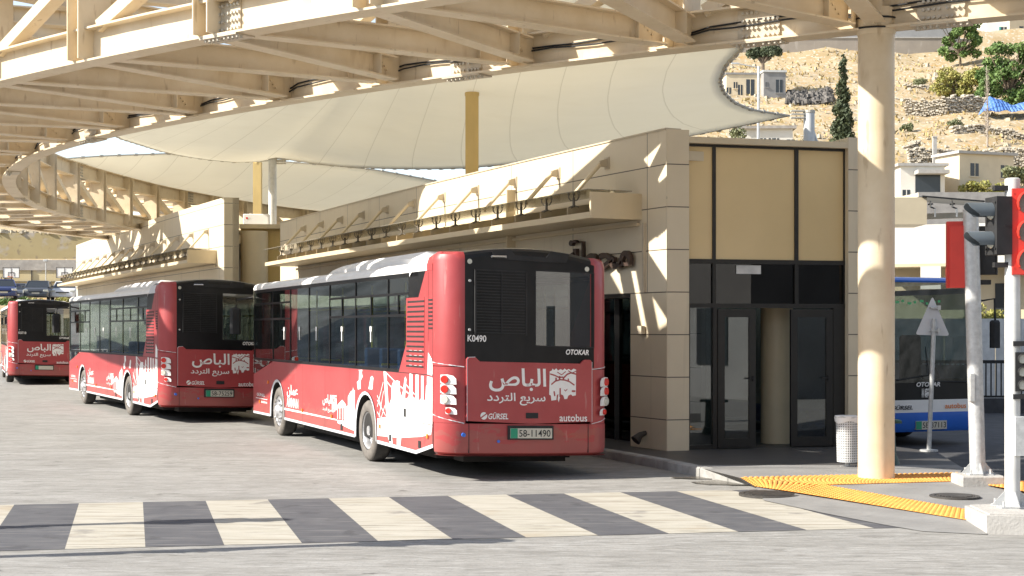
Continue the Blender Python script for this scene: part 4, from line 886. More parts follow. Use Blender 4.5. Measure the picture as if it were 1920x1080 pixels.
    for y in (4.9, 1.55, 2.25, .9): b = MB(); b.box(-.008, .0, y - .05, y + .05, .40 if y != 1.55 else .80, .50 if y != 1.55 else .92); put(b, 'flap_latch', blackm)
    b = MB()
    stroke(b, [(.36, .752), (2.45, .752)], .007, (-.005, 0, 0), el, zl); stroke(b, [(.34, 1.432), (11.62, 1.432)], .008, (-.005, 0, 0), el, zl)
    for y, z0, z1 in ((7.5, .37, 1.43), (5.95, .37, 1.43), (4.4, 1.08, 1.43), (2.5, .75, 1.43), (10.0, 1.0, 1.43)): stroke(b, [(y, z0), (y, z1)], .006, (-.005, 0, 0), el, zl)
    stroke(b, [(.345, .47), (.345, 2.86)], .01, (-.005, 0, 0), el, zl); stroke(b, [(.53, 1.9), (.53, 2.86)], .008, (-.005, 0, 0), el, zl); put(b, 'panel_seams', blackm)
    for y, z in ((11.0, .56), (7.5, .56), (5.5, .56), (2.75, .56), (.55, .56), (10.26, .98)): b = MB(); b.box(-.02, .0, y - .03, y + .03, z, z + .06); put(b, 'side_marker', orange_l)
    b = MB(); stroke(b, [(.34, .472), (1.05, .334), (2.9, .35)], .05, (-.006, 0, 0), el, zl); stroke(b, [(4.12, .355), (8.87, .365)], .045, (-.006, 0, 0), el, zl); stroke(b, [(10.08, .365), (11.6, .355)], .045, (-.006, 0, 0), el, zl); put(b, 'sill_trim', silver)
    q = [(0, .345), (.05, .17), (.17, .05), (.33, .0)]
    for z in (.80, 1.558):
        for sx in (0, 1): b = MB(); b.tube([((x - .006) if not sx else BW - x + .006, y - .006, z + (.10 * (1 - i / 3) if z < 1 else .05 * (1 - i / 3))) for i, (x, y) in enumerate(q)], .007, 5); put(b, 'corner_trim', silver)
    # front end
    b = MB(); fp_ = [p for p in plan(0) if p[1] > 11.55]; fp_ = sorted(fp_, key=lambda p: -p[0])
    b.loft([[(x, y, z) for x, y in fp_] for z in (.35, .9)], closed=False, caps=False); put(b, 'front_bumper', red, smooth=True)
    b = MB(); b.loft([[(x, y, z) for x, y in fp_] for z in (.9, 2.87)], closed=False, caps=False); put(b, 'windscreen', busglass, smooth=True)
    b = MB(); b.tube([(.02, 11.75, 2.72), (-.28, 11.95, 2.66), (-.30, 11.95, 2.5)], .022, 6); b.cbox(-.42, -.20, 11.9, 12.02, 1.95, 2.5, .04); put(b, 'wing_mirror', blackm)
    # inside
    b = MB(); b.box(.05, BW - .05, 1.5, 11.5, .38, .42); b.box(.05, BW - .05, 1.2, 4.2, .42, .75); b.box(.05, BW - .05, 1.25, 1.3, .42, 1.8); b.box(.1, BW - .1, .3, 11.5, 2.80, 2.84); put(b, 'floor', under)
    for y in (2.3, 3.2, 4.0, 5.0, 5.9, 6.8, 7.7, 8.6):
        for x in (.12, .58, 1.62, 2.06):
            z = .75 if y < 4.2 else .45
            b = MB(); b.cbox(x, x + .38, y, y + .40, z + .38, z + .46, .04); b.cbox(x, x + .38, y - .06, y + .02, z + .40, z + 1.02, .03); b.box(x + .1, x + .28, y + .1, y + .3, z - .02, z + .4); put(b, 'seat', seatb)
    b = MB()
    for y in (3.2, 5.0, 6.8, 8.6):
        for x in (.55, 1.95): b = MB(); b.tube([(x, y, .4), (x, y, 2.8)], .018, 6); put(b, 'handrail', yellow)
        b = MB(); b.tube([(.14, y - .06, 1.52), (.5, y - .06, 1.52)], .02, 6); put(b, 'handrail', yellow)
    for x in (.75, 1.8): b = MB(); b.tube([(x, 1.8, 2.45), (x, 10, 2.45)], .016, 6); put(b, 'handrail', yellow)
    b = MB(); b.box(.25, BW - .25, .9, 11.2, .26, .36); b.box(.5, BW - .5, .5, .9, .24, .37); b.box(.3, .9, 4.3, 8.6, .2, .34); put(b, 'underbody', under)
    for y, hb in ((3.52, False), (9.48, True)):
        wheel('wheel', t, .035, y, .478, -1, hub=hb); wheel('wheel', t, BW - .035, y, .478, 1, hub=hb)
    return t
bus1 = make_bus((-.943, 19.58, 0), rad(22.25), 'nearest red city bus with fleet number K0490 beside the station entrance', 'K0490', '58-11490')
bus2 = make_bus((-7.64, 31.95, 0), rad(26.3), 'red city bus with black roof top parked between the other two red buses', '', '58-75259', True)
bus3 = make_bus((-18.55, 54.0, 0), rad(20.5), 'farthest red city bus with fleet number K0718 at the left edge', 'K0718', '')

# ------------------------------------------------------------------ blue and white bus facing the camera
def make_front_bus(loc, yaw):
    t = thing('city_bus', 'blue and white bus facing the camera behind the traffic poles, seen past the column', 'bus', loc, yaw)
    w, L = 2.35, 9.5; ex, zl, n_ = V((1, 0, 0)), V((0, 0, 1)), V((0, -1, 0))
    def ringp(i, z, r=.30): return [(x, y, z) for x, y in plan(i, 0, w, 0, L, r, .2)]
    def fr(z0, z1, i0=0, i1=0):
        return [ringp(i0, z0), ringp(i1, z1)]
    b = MB(); b.loft([ringp(.05, .26), ringp(.0, .34), ringp(0, .56), ringp(.0, .60)]); b.build('bumper', bluep, t, local=True, smooth=True)
    b = MB(); b.loft([ringp(.0, .60), ringp(.01, .82)], caps=False); b.build('lower_panel', white, t, local=True, smooth=True)
    b = MB(); pts = [p for p in plan(.012, 0, w, 0, L, .30, .2) if p[1] < .35]; pts = sorted(pts, key=lambda p: p[0])
    b.loft([[(x, y + (z - .82) * .03, z) for x, y in pts] for z in (.82, 1.12)], closed=False, caps=False); b.build('dash_panel', black, t, local=True, smooth=True)
    b = MB(); b.loft([[(x, y + (z - .82) * .03, z) for x, y in pts] for z in (1.12, 1.9, 2.88)], closed=False, caps=False); b.build('windscreen', windglass, t, local=True, smooth=True)
    b = MB(); b.loft([ringp(.07, 2.88), ringp(.06, 2.91), ringp(.12, 2.95), ringp(.35, 2.98)]); b.build('roof', bluep, t, local=True, smooth=True)
    b = MB(); b.box(0, .03, .33, L, .8, 2.8); b.box(w - .03, w, .33, L, .8, 1.4); b.box(w - .03, w, .33, L, 2.7, 2.8); b.box(w - .03, w, .3, .42, 1.4, 2.7); b.build('side_wall', whitepole, t, local=True)
    b = MB(); b.box(w - .02, w - .01, .42, L, 1.4, 2.7); b.build('side_window', busglass, t, local=True)
    b = MB(); b.box(.1, w - .1, .4, L - .2, .5, .56); b.box(.15, w - .15, .35, .7, .8, 1.16); b.box(.1, w - .1, L - .3, L - .2, .6, 2.8); b.build('cab_floor', under, t, local=True)
    b = MB(); b.cbox(1.5, 1.95, 1.2, 1.35, 1.0, 1.95, .05); b.cbox(1.5, 1.95, 1.0, 1.4, .9, 1.05, .04); b.build('driver_seat', blackm, t, local=True)
    b = MB(); c = V((1.72, .75, 1.28)); b.tube([c + V((.2 * math.cos(q), .08 * math.sin(q), .18 * math.sin(q))) for q in (2 * math.pi * k / 18 for k in range(19))], .016, 6); b.build('steering_wheel', blackm, t, local=True)
    b = MB(); b.tube([(.7, 1.2, .6), (.7, 1.2, 2.75)], .02, 6); b.tube([(1.3, 1.6, .6), (1.3, 1.6, 2.75)], .02, 6); b.build('yellow_rails', yellow, t, local=True)
    b = MB()
    for x0, x1, a in ((.25, 1.15, .08), (1.25, 2.1, -.05)): b.tube([(x0, .02, 1.14), (x1, -.0, 1.17 + a)], .012, 5); b.tube([(x1, -.0, 1.17 + a), (x1 - .05, .03, 1.75)], .008, 5)
    b.build('wiper', blackm, t, local=True)
    b = MB()
    def tx(s, x0, x1, z0, z1, y=-.012, **k): v, f = text_geo(s, x0, x1, z0, z1, (0, y, 0), ex, zl, n_, 0, **k); b.add(v, f)
    tx('OTOKAR', .88, 1.39, 1.05, 1.13, y=-.004, bold=.03, shear=.2); tx('AMMAN', .99, 1.05, .86, 1.02, y=-.004); br = MB(); emblem(b, br, 1.06, 1.22, .86, 1.02, (0, -.004, 0), ex, zl, n_)
    b.build('front_lettering', lettering, t, local=True); br.build('front_lettering_cutout', black, t, local=True)
    b = MB(); tx('GÜRSEL', .35, .80, .655, .74, bold=.02, shear=.2); b.build('maker_lettering', blackm, t, local=True)
    b = MB(); tx('autobus', 1.49, 1.95, .66, .75); b.build('maker_lettering', orange_l, t, local=True)
    b = MB(); b.box(.86, 1.52, -.02, .02, .30, .45); b.build('number_plate', plate_w, t, local=True)
    b = MB(); b.box(.862, .98, -.023, -.018, .305, .445); b.build('plate_band', plate_g, t, local=True)
    b = MB(); tx('58-37113', 1.0, 1.5, .325, .425, y=-.0215, bold=.008); b.build('plate_number', plate_k, t, local=True)
    b = MB()
    for k in range(9): b.box(.35 + k * .13, .35 + k * .13 + .05 + .03 * (k % 2), .058, .064, 2.49 + .02 * (k % 3), 2.53 + .02 * (k % 3))
    o = b.build('route_display', mat('display_green', (.1, .5, .2), .5), t, local=True)
    for x in (.12, w - .12):
        b = MB(); b.tube([(x, .12, .69), (x, -.0 + .02, .69)], .075, 14); b.build('headlight', clear_l, t, local=True)
        b = MB(); b.tube([(x, .2, .43), (x, .03, .43)], .06, 12); b.build('fog_light', blackm, t, local=True)
        sx = 1 if x > 1 else -1
        b = MB(); b.tube([(x, .06, 2.55), (x + sx * .25, -.12, 2.6), (x + sx * .27, -.12, 2.2)], .02, 6); b.cbox(x + sx * .27 - .1, x + sx * .27 + .1, -.17, -.05, 1.72, 2.22, .04); b.build('wing_mirror', blackm, t, local=True)
    for x in (.035, w - .035): wheel('wheel', t, x, 2.2, .42, 1 if x > 1 else -1); wheel('wheel', t, x, 7.0, .42, 1 if x > 1 else -1)
    return t
make_front_bus((6.255, 25.31, 0), rad(22.25))

# ------------------------------------------------------------------ street furniture
def signal_head(t, c, facing, n, m, mface, lens_r, pitch, visor, depth=.18, wd=None, vis_m=None, lens=clear_l):
    f = V(facing).normalized(); s_ = V((-f.y, f.x, 0)); wd = wd or lens_r * 2.6; c = V(c); h = pitch * n
    b = MB(); b.obox(c - s_ * wd / 2 - f * depth, s_ * wd, f * depth, (0, 0, h)); ins = .03; b.obox(c - s_ * (wd / 2 - ins) - f * (depth + .05), s_ * (wd - 2 * ins), f * .05, (0, 0, h) if False else V((0, 0, h - .06)))
    for k in range(1, n): b.obox(c - s_ * (wd / 2 + .004) - f * depth * .98 + V((0, 0, pitch * k - .006)), s_ * (wd + .008), f * depth * .5, (0, 0, .012))
    for sg in (-1, 1): 
        for z in (.06, h - .06): b.tube([c + s_ * sg * (wd / 2 - .03) + V((0, 0, z)), c + s_ * sg * (wd / 2 - .03) + f * .012 + V((0, 0, z))], .012, 6)
    hd = b.build('signal_housing', [m], t); b = MB()
    if mface: b.obox(c - s_ * wd / 2 - f * 0 + V((0, 0, .002)), s_ * wd, f * .012, (0, 0, h - .004)); b.build('face_plate', mface, hd)
    for k in range(n):
        q = c + V((0, 0, pitch * (k + .5))); e = .014 if mface else .002
        b = MB(); b.tube([q + f * e, q + f * (e + .012)], [lens_r, lens_r * .9], 20); b.build('lens', lens, hd, smooth=False)
        b = MB(); rr = lens_r * 1.1; N = 14; a0, a1 = rad(-35), rad(215)
        outer = [[q + f * d + (s_ * math.cos(a) + V((0, 0, 1)) * math.sin(a)) * r_ for a in (a0 + (a1 - a0) * i / N for i in range(N + 1))] for d, r_ in ((e, rr), (visor * .6, rr * .97), (visor, rr * .95), (visor, rr * .9), (visor * .5, rr * .92), (e, rr * .95))]
        outer = [[p - f * (visor * .45 * max(0, -math.sin(a0 + (a1 - a0) * i / N) + .45) if j in (2, 3) else 0) for i, p in enumerate(r_)] for j, r_ in enumerate(outer)]
        b.loft(outer, closed=False, caps=False); b.build('visor', vis_m or m, hd, smooth=True)
grey_v = mat('grey_visor', (.10, .12, .135), .45, var=.1, vscale=5)
amber_g = mat('grey_lens', (.22, .19, .155), .3, var=.15, vscale=20)
def pole_base(t, x, y, z, s=.17):
    b = MB(); b.box(x - s, x + s, y - s, y + s, z, z + .018)
    for a, c in ((1, 0), (-1, 0), (0, 1), (0, -1)): b.prism([(0, 0), (s * .9, 0), (0, .16)], (x + a * .07 - (0 if a else .006), y + c * .07 - (0 if c else .006), z + .018), (a, c, 0), (0, 0, 1), (0 if a else .012, .012 if a else 0, 0))
    for a in (-1, 1):
        for c in (-1, 1): b.tube([(x + a * s * .8, y + c * s * .8, z), (x + a * s * .8, y + c * s * .8, z + .075)], .014, 6)
    b.build('base_plate', galv, t)
GRP = 'traffic light poles'
# pole further back, on its own concrete footing
x, y, z = 5.86, 18.45, .23
t = thing('traffic_light', 'leaning galvanised traffic light pole with red signal box on a concrete footing', 'traffic light', (x, y, .1), 0, GRP)
b = MB(); b.cbox(x - .27, x + .27, y - .22, y + .25, .08, z, .02); b.build('footing', paleconc, t)
pole_base(t, x, y, z, .15); b = MB(); b.tube([(x, y, z), (x - .075, y + .05, 3.56)], .096, 24); b.build('pole', galv, t, smooth=True)
signal_head(t, (x - .18, y + .30, 2.58), (.22, .97, 0), 3, redplate, None, .10, .28, .2, .2, .26)
signal_head(t, (x + .22, y + .32, 2.75), (.35, .94, 0), 2, blackm, None, .10, .27, .2, .2, .26)
for zz in (3.30, 2.62): b = MB(); b.box(x - .16, x + .2, y + .10, y + .2, zz, zz + .06); b.build('bracket', blackm, t)
b = MB(); b.box(x - .15, x - .08, y + .148, y + .152, 2.98, 3.04); b.build('sticker', lettering, t)
b = MB(); b.box(x - .12, x - .07, y - .1, y - .0, 1.15, 1.5); b.build('terminal_box', galv, t)
# nearest pole at the right edge
def near_pole(x, y, z, label, group=GRP):
    t = thing('traffic_light', label, 'traffic light', (x, y, z), 0, group)
    pole_base(t, x, y, z); b = MB(); b.tube([(x, y, z), (x, y, 3.62), (x, y, 3.63)], [.078, .078, .06], 24); b.build('pole', whitepole, t, smooth=True)
    signal_head(t, (x + .135, y - .10, 2.62), (-.05, -1, 0), 3, redplate, redplate, .118, .298, .10, .14, .34, redplate, amber_g)
    signal_head(t, (x - .23, y - .02, 2.83), (-1, -.15, 0), 2, blackm, None, .085, .30, .27, .17, .26, grey_v)
    signal_head(t, (x + .075, y - .10, 1.41), (-.05, -1, 0), 3, blackm, None, .05, .135, .05, .09, .15)
    for zz in (3.50, 2.70): b = MB(); b.box(x - .20, x - .04, y - .05, y + .03, zz, zz + .05); b.build('bracket', blackm, t)
    for zz in (1.88, 1.33): b = MB(); b.box(x - .02, x + .12, y - .10, y - .03, zz, zz + .05); b.build('bracket', blackm, t)
    b = MB(); b.cbox(x - .01, x + .10, y - .10, y - .05, .74, 1.15, .01); b.build('terminal_door', galv, t)
    return t
p2 = near_pole(5.22, 15.3, .2, 'nearest white traffic light pole at the right edge with red lens panel')
b = MB(); b.prism([(4.76, 14.70), (8.5, 13.8), (8.5, 16.4), (4.80, 15.55)], (0, 0, .0), (1, 0, 0), (0, 1, 0), (0, 0, .185)); b.prism([(4.80, 14.74), (8.5, 13.86), (8.5, 16.4), (4.84, 15.5)], (0, 0, .18), (1, 0, 0), (0, 1, 0), (0, 0, .02))
b.build('island_kerb', paleconc)['kind'] = 'structure'
for x, y, lab in ((-4.97, 13.15, 'traffic light pole outside the left edge throwing a shadow below the crossing'), (-7.36, 14.70, 'traffic light pole outside the left edge that throws its shadow across the crossing stripes')):
    c = copy_tree(p2); c.location = (x, y, .0); c['label'] = lab
# warning sign seen from behind
x, y = 6.58, 23.15
t = thing('road_sign', 'triangular road sign seen from its grey back in front of the blue bus', 'road sign', (x, y, .13))
b = MB(); b.tube([(x, y, .13), (x + .085, y, 2.22)], .036, 12); b.build('pole', galv, t, smooth=True)
b = MB(); b.tube([(x, y, .13), (x, y, .155)], .14, 14); b.build('base_plate', galv, t)
b = MB(); cx = x + .075; tri_ = []
for (px_, pz_) in ((-.27, 1.97), (.27, 1.95), (.0, 2.58)): tri_.append(V((px_, pz_)))
pts = []
for i in range(3):
    a, p, c = tri_[i - 1], tri_[i], tri_[(i + 1) % 3]; pts += [tuple(p + (a - p).normalized() * .04), tuple(p + ((a - p).normalized() + (c - p).normalized()) * .012), tuple(p + (c - p).normalized() * .04)]
b.prism(pts, (cx, y + .06, 0), (1, 0, 0), (0, 0, 1), (0, .008, 0)); b.build('sign_plate', silver, t)
for zz in (2.02, 2.38): b = MB(); b.box(cx - .05, cx + .10, y - .04, y + .06, zz, zz + .025); b.box(cx + .05, cx + .10, y - .05, y - .0, zz - .02, zz + .05); b.build('clamp', galv, t)
# perforated bin
perf = mat('perforated_metal', (.62, .63, .63), .45, metal=.2, var=.04, vscale=4)
u_, v_ = uvsep(perf); du = mth(perf, 'SUBTRACT', mth(perf, 'FRACT', mth(perf, 'DIVIDE', u_, .034)), .5); dv = mth(perf, 'SUBTRACT', mth(perf, 'FRACT', mth(perf, 'DIVIDE', v_, .034)), .5)
mixin(perf, mth(perf, 'LESS_THAN', mth(perf, 'ADD', mth(perf, 'MULTIPLY', du, du), mth(perf, 'MULTIPLY', dv, dv)), .075), (.10, .10, .10))
x, y = 4.70, 20.55
t = thing('litter_bin', 'white perforated metal litter bin with a bag round its rim, beside the cream column', 'litter bin', (x, y, .13))
b = MB(); N = 36
for k in range(N):
    a, c = 2 * math.pi * k / N, 2 * math.pi * (k + 1) / N; r0, r1 = .145, .16
    b.add([(x + r0 * math.cos(a), y + r0 * math.sin(a), .20), (x + r0 * math.cos(c), y + r0 * math.sin(c), .20), (x + r1 * math.cos(c), y + r1 * math.sin(c), .82), (x + r1 * math.cos(a), y + r1 * math.sin(a), .82)], [[0, 1, 2, 3]], 0, [(a * .16, .2), (c * .16, .2), (c * .16, .82), (a * .16, .82)])
b.build('drum', perf, t)
b = MB(); b.tube([(x + .163 * math.cos(q), y + .163 * math.sin(q), .825 + .006 * math.sin(5 * q)) for q in (2 * math.pi * k / 30 for k in range(31))], .016, 6); b.build('rim', whitepole, t, smooth=True)
b = MB(); b.loft([[(x + r * (1 + .03 * math.sin(7 * q + i)) * math.cos(q), y + r * (1 + .03 * math.sin(7 * q + i)) * math.sin(q), zz + (.02 * math.sin(3 * q) if i < 2 else 0)) for q in (2 * math.pi * k / 30 for k in range(30))] for i, (r, zz) in enumerate(((.168, .755), (.178, .80), (.172, .845), (.14, .84), (.12, .5)))], caps=False); b.build('bag', white, t, smooth=True)
b = MB(); b.tube([(x, y, .13), (x, y, .20)], .035, 10); b.box(x - .1, x + .1, y - .03, y + .03, .13, .14); b.build('foot', galv, t)
green_d = mat('dark_green_plastic', (.015, .05, .04), .5, var=.2)
x, y = 5.32, 20.9
t = thing('litter_bin', 'dark green container mostly hidden behind the cream column', 'litter bin', (x, y, .13))
b = MB(); b.tube([(x, y, .13), (x, y, .3), (x, y, .72)], [.21, .15, .13], 20); b.build('body', green_d, t, smooth=True)
b = MB(); b.cbox(x - .2, x + .2, y - .16, y + .16, .72, .77, .02); b.build('lid', green_d, t)

# ------------------------------------------------------------------ hills and far walls
def lerp_tab(tab, v):
    if v <= tab[0][0]: return tab[0][1]
    for (a, za), (c, zc) in zip(tab, tab[1:]):
        if v <= c: return za + (zc - za) * (v - a) / (c - a)
    return tab[-1][1]
RT = [(58, -1), (62, 3), (66, 7.2), (80, 8.2), (112, 11.6), (121, 12.6), (130, 17.2), (150, 24.6), (170, 31), (184, 35.6), (190, 41), (215, 44), (260, 60), (300, 66)]
LT = [(76, -1), (80, -.2), (92, 3.6), (97, 4.0), (119, 4.2), (121, 7.0), (127.5, 7.6), (129.5, 10.1), (140, 13), (170, 14), (220, 17), (300, 21)]
def nz(x, y, s=1.0):
    return math.sin(x * .31 * s + 1.3) * math.cos(y * .27 * s + .7) + .5 * math.sin(x * .83 * s + y * .61 * s) + .3 * math.sin(y * 1.7 * s - x * 1.1 * s)
def hz(x, y):
    w = min(1, max(0, (x + 6) / 10)); w = w * w * (3 - 2 * w)
    h = lerp_tab(LT, y) * (1 - w) + lerp_tab(RT, y) * w
    left = (-42 - x) * .40; back = (-26 - y) * .45; rgt_ = (x - 60 - max(0, y) * .1) * .4
    h2 = max(left, back, rgt_)
    h = max(h, min(h2, 26))
    if h > 2 and not (90 < y < 131 and x < -5): h += nz(x, y) * min(1, (h - 2) / 5) * .35
    return h
b = MB(); xs = [-240 + 6 * i for i in range(27)] + [-78 + 2.0 * i for i in range(80)] + [82 + 6 * i for i in range(27)]
ysx = [-120 + 6 * i for i in range(29)] + [54 + 1.5 * i for i in range(98)] + [201 + 8 * i for i in range(14)]
idx = {}
for i, x in enumerate(xs):
    for j, y in enumerate(ysx): idx[i, j] = len(b.v); b.v.append(V((x, y, hz(x, y))))
for i in range(len(xs) - 1):
    for j in range(len(ysx) - 1):
        q = [idx[i, j], idx[i + 1, j], idx[i + 1, j + 1], idx[i, j + 1]]
        if max(b.v[k].z for k in q) > -.4: b.f.append(q); b.m.append(0)
hill_m = mat('dry_hillside', (.33, .24, .125), .95, col2=(.42, .335, .21), vscale=.35, bump=.8, bscale=3)
mixin(hill_m, noisefac(hill_m, 2.6, .56, .62, detail=8), (.46, .41, .33)); mixin(hill_m, scaled(hill_m, noisefac(hill_m, .9, .60, .68, offs=4, detail=8), .8), (.42, .24, .08)); mixin(hill_m, scaled(hill_m, noisefac(hill_m, 1.7, .63, .68, offs=8), .8), (.20, .20, .09))
for v_i in b.v:
    pass
for fi, q in enumerate(b.f):
    c = b.v[q[0]]
    if c.y < 70 or c.x < -.37 * c.y - 2: b.m[fi] = 1
back_m = mat('unseen_dark_slope', (.06, .066, .06), .95, col2=(.22, .225, .22), vscale=.3, bump=.8, bscale=2)  # dark tone for unseen slopes, so the glass reflects them dimly
hl = struct(b.build('hills', [hill_m, back_m], recalc=False, smooth=False, origin=(0, 0, 0)))
hl.data.polygons.foreach_set('use_smooth', [True] * len(hl.data.polygons))
stone_m = mat('dry_stone', (.30, .26, .20), .95, col2=(.50, .45, .37), vscale=1.6, bump=.6, bscale=6)
rock_m = mat('pale_rock', (.34, .28, .19), .95, col2=(.46, .41, .32), vscale=.8, bump=.4)
def rock(b, c, r, rr):
    a = rr.random() * 6.28; base = [V((math.cos(a + k * 1.2566) * r * rr.uniform(.7, 1.2), math.sin(a + k * 1.2566) * r * rr.uniform(.7, 1.2), 0)) for k in range(5)]; h = r * rr.uniform(.5, 1.1)
    top = [p * rr.uniform(.4, .75) + V((0, 0, h)) for p in base]; b.loft([[c + p - V((0, 0, r * .3)) for p in base], [c + p for p in top]])
def terrace(pts, hgt, label, seed, course=.20):
    rr = random.Random(seed); b = MB()
    for (x0, y0), (x1, y1) in zip(pts, pts[1:]):
        L = math.hypot(x1 - x0, y1 - y0); d = V((x1 - x0, y1 - y0, 0)) / L; n = V((d.y, -d.x, 0)); nr = max(1, int(hgt / course))
        for r_ in range(nr):
            s = rr.random() * .2
            while s < L:
                wd = rr.uniform(.12, .38); x, y = x0 + d.x * s, y0 + d.y * s; z = hz(x, y) - .2 + r_ * course
                if not (r_ == nr - 1 and rr.random() < .35):
                    o = V((x, y, z)) + n * rr.uniform(-.12, .12) + V((0, 0, rr.uniform(-.07, .07))); k = rr.uniform(.03, .08)
                    b.loft([[o + n * .0, o + d * wd * .94, o + d * wd * .9 - n * .6, o - n * .6], [o + n * k + d * .03 + V((0, 0, course * .3)), o + n * k + d * (wd * .9) + V((0, 0, course * .3)), o + d * wd * .9 - n * .6 + V((0, 0, course * .5)), o - n * .6 + V((0, 0, course * .5))], [o + d * .04 + V((0, 0, course * .92)), o + d * wd * .88 + V((0, 0, course * rr.uniform(.8, 1.1))), o + d * wd * .85 - n * .6 + V((0, 0, course * .9)), o - n * .6 + V((0, 0, course * .9))]])
                s += wd
    return tag(b.build('terrace_wall', stone_m), label, 'stone wall', 'dry stone terrace walls on the hillside')
def hx(px, Y): return (px - 960) / F * Y
terrace([(hx(1690, 150), 149), (hx(1760, 150), 148), (hx(1850, 150), 149)], 2.0, 'uppermost dry stone terrace wall, below the yellow bush', 1)
terrace([(hx(1695, 128), 127), (hx(1775, 128), 127)], 2.4, 'dark dry stone terrace wall left of the concrete post above the beige house', 2)
terrace([(hx(1775, 128), 128), (hx(1830, 128), 128.4), (hx(1925, 128), 128)], 2.0, 'dry stone terrace wall right of the concrete post, behind the bare tree', 3)
terrace([(hx(1780, 139), 138), (hx(1840, 139), 138.6), (hx(1920, 139), 138)], 1.0, 'low broken line of dry stones between the two terrace walls', 4)
terrace([(hx(1690, 163), 163), (hx(1745, 163), 162.4), (hx(1800, 163), 163)], .8, 'short low row of stones high on the slope beside the column', 5)
terrace([(hx(1690, 134), 134), (hx(1712, 134), 134), (hx(1730, 134), 135)], .9, 'short stone row just above the dark terrace wall, beside the column', 6)
rr = random.Random(11); b = MB()
for k in range(1200):
    Y = rr.uniform(120, 186); x = rr.uniform(.13, .36) * Y; r = .05 + .34 * rr.random() ** 5
    rock(b, V((x, Y, hz(x, Y))), r, rr)
struct(b.build('rubble', rock_m), 'stuff')
grass_m = mat('dry_grass', (.42, .30, .13), .9, col2=(.36, .29, .14), vscale=.6)
b = MB()
for k in range(9000):
    if k < 7600: Y = rr.uniform(121, 186); x = rr.uniform(.13, .36) * Y
    else: Y = rr.choice((126.3, 130.8)) + rr.uniform(-.5, .7); x = rr.uniform(-46, -30)
    if nz(x, Y, 2.2) < -.1 and k < 7600: continue
    z = hz(x, Y); h = rr.uniform(.10, .38); a = rr.random() * 3.14; d = V((math.cos(a), math.sin(a), 0)) * .12; l = V((rr.uniform(-.2, .2), rr.uniform(-.2, .2), h)); p = V((x, Y, z - .05))
    b.add([p - d, p + d, p + l + d * .5, p + l - d * .5], [[0, 1, 2, 3]])
struct(b.build('dry_grass', grass_m, recalc=False), 'stuff')
# trees and shrubs -------------------------------------------------
def leafm(name, c1, c2): m = mat(name, c1, .7, col2=c2, vscale=1.2, lo=.3, hi=.7); return m
lf_dark = leafm('cypress_leaf', (.030, .045, .020), (.085, .105, .045)); lf_green = leafm('green_leaf', (.045, .10, .02), (.16, .24, .06)); lf_yel = leafm('yellow_leaf', (.18, .21, .045), (.42, .36, .11)); lf_olive = leafm('olive_leaf', (.10, .12, .05), (.24, .25, .13)); lf_pine = leafm('pine_leaf', (.03, .045, .022), (.09, .11, .05))
bark = mat('bark', (.16, .12, .085), .9, var=.3, vscale=6); deadw = mat('bare_twig', (.34, .29, .24), .9, var=.2, vscale=5)
def leaves(b, c, rx, ry, rz, n, size, rr, shell=.55):
    for k in range(n):
        while True:
            p = V((rr.uniform(-1, 1), rr.uniform(-1, 1), rr.uniform(-1, 1)))
            if shell < p.length < 1: break
        q = V(c) + V((p.x * rx, p.y * ry, p.z * rz)); a = V((rr.uniform(-1, 1), rr.uniform(-1, 1), rr.uniform(-1, 1))).normalized(); e = a.orthogonal().normalized(); f = a.cross(e); s = size * rr.uniform(.6, 1.3)
        b.add([q - e * s, q + f * s * .5, q + e * s, q - f * s * .5], [[0, 1, 2, 3]])
def tree(name, label, cat, x, y, z, blobs, m, n, size, seed, trunk=None, group=None, limbs=True):
    t = thing(name, label, cat, (x, y, z), 0, group); rr = random.Random(seed); b = MB(); tot = sum((r[3] * r[4] * r[5]) ** .6 for r in blobs)
    for dx, dy, dz, rx, ry, rz in blobs: leaves(b, (x + dx, y + dy, z + dz), rx, ry, rz, int(n * (rx * ry * rz) ** .6 / tot), size, rr, .2)
    b.build('crown', m, t, recalc=False)
    b = MB(); tr = trunk or (.12, max(.3, min(r[2] for r in blobs)))
    b.tube([(x, y, z - .4), (x + .05, y, z + tr[1] * .5), (x, y, z + tr[1])], [tr[0] * 1.2, tr[0], tr[0] * .7], 7)
    if limbs:
        for dx, dy, dz, rx, ry, rz in blobs: b.tube([(x, y, z + tr[1] * .85), (x + dx * .6, y + dy * .6, z + (tr[1] + dz) / 2), (x + dx, y + dy, z + dz)], [tr[0] * .6, tr[0] * .4, tr[0] * .2], 5)
    b.build('trunk', bark, t); return t
def rb(n, rx, ry, rz, cz, r0, r1, seed):
    q = random.Random(seed); o = []
    for k in range(n):
        a = q.random() * 6.28; d = math.sqrt(q.random()); r = q.uniform(r0, r1); o.append((math.cos(a) * d * rx, math.sin(a) * d * ry, cz + q.uniform(-rz, rz), r, r, r * .8))
    return o
Y = 100; x = hx(1581, Y); z = hz(x, Y); zt = 2.05 + 513 / F * Y; hh = zt - z
tree('cypress_tree', 'tall dark cypress tree left of the column, in front of the hillside', 'tree', x, Y, z, [(.18 * math.sin(k * 2.1), .15 * math.cos(k * 1.7), hh * (.06 + .90 * k / 21), max(.16, 1.45 * (1 - (k / 21.5) ** 1.25) * (.85 + .2 * math.sin(k * 2.3))),) + (max(.16, 1.4 * (1 - (k / 21.5) ** 1.25)), hh * .055) for k in range(22)], lf_dark, 13000, .14, 5, (.15, 2), limbs=False)
Y = 162; x = hx(1430, Y); z = hz(x, Y) - .3; ztop = 2.05 + 535 / F * Y
tree('umbrella_tree', 'flat topped dark tree with bare trunks beside the grey shack', 'tree', x, Y, z, rb(15, 1.9, 1.4, .40, ztop - z - .8, .35, .75, 4), lf_pine, 2400, .17, 6, (.22, ztop - z - 1.6))
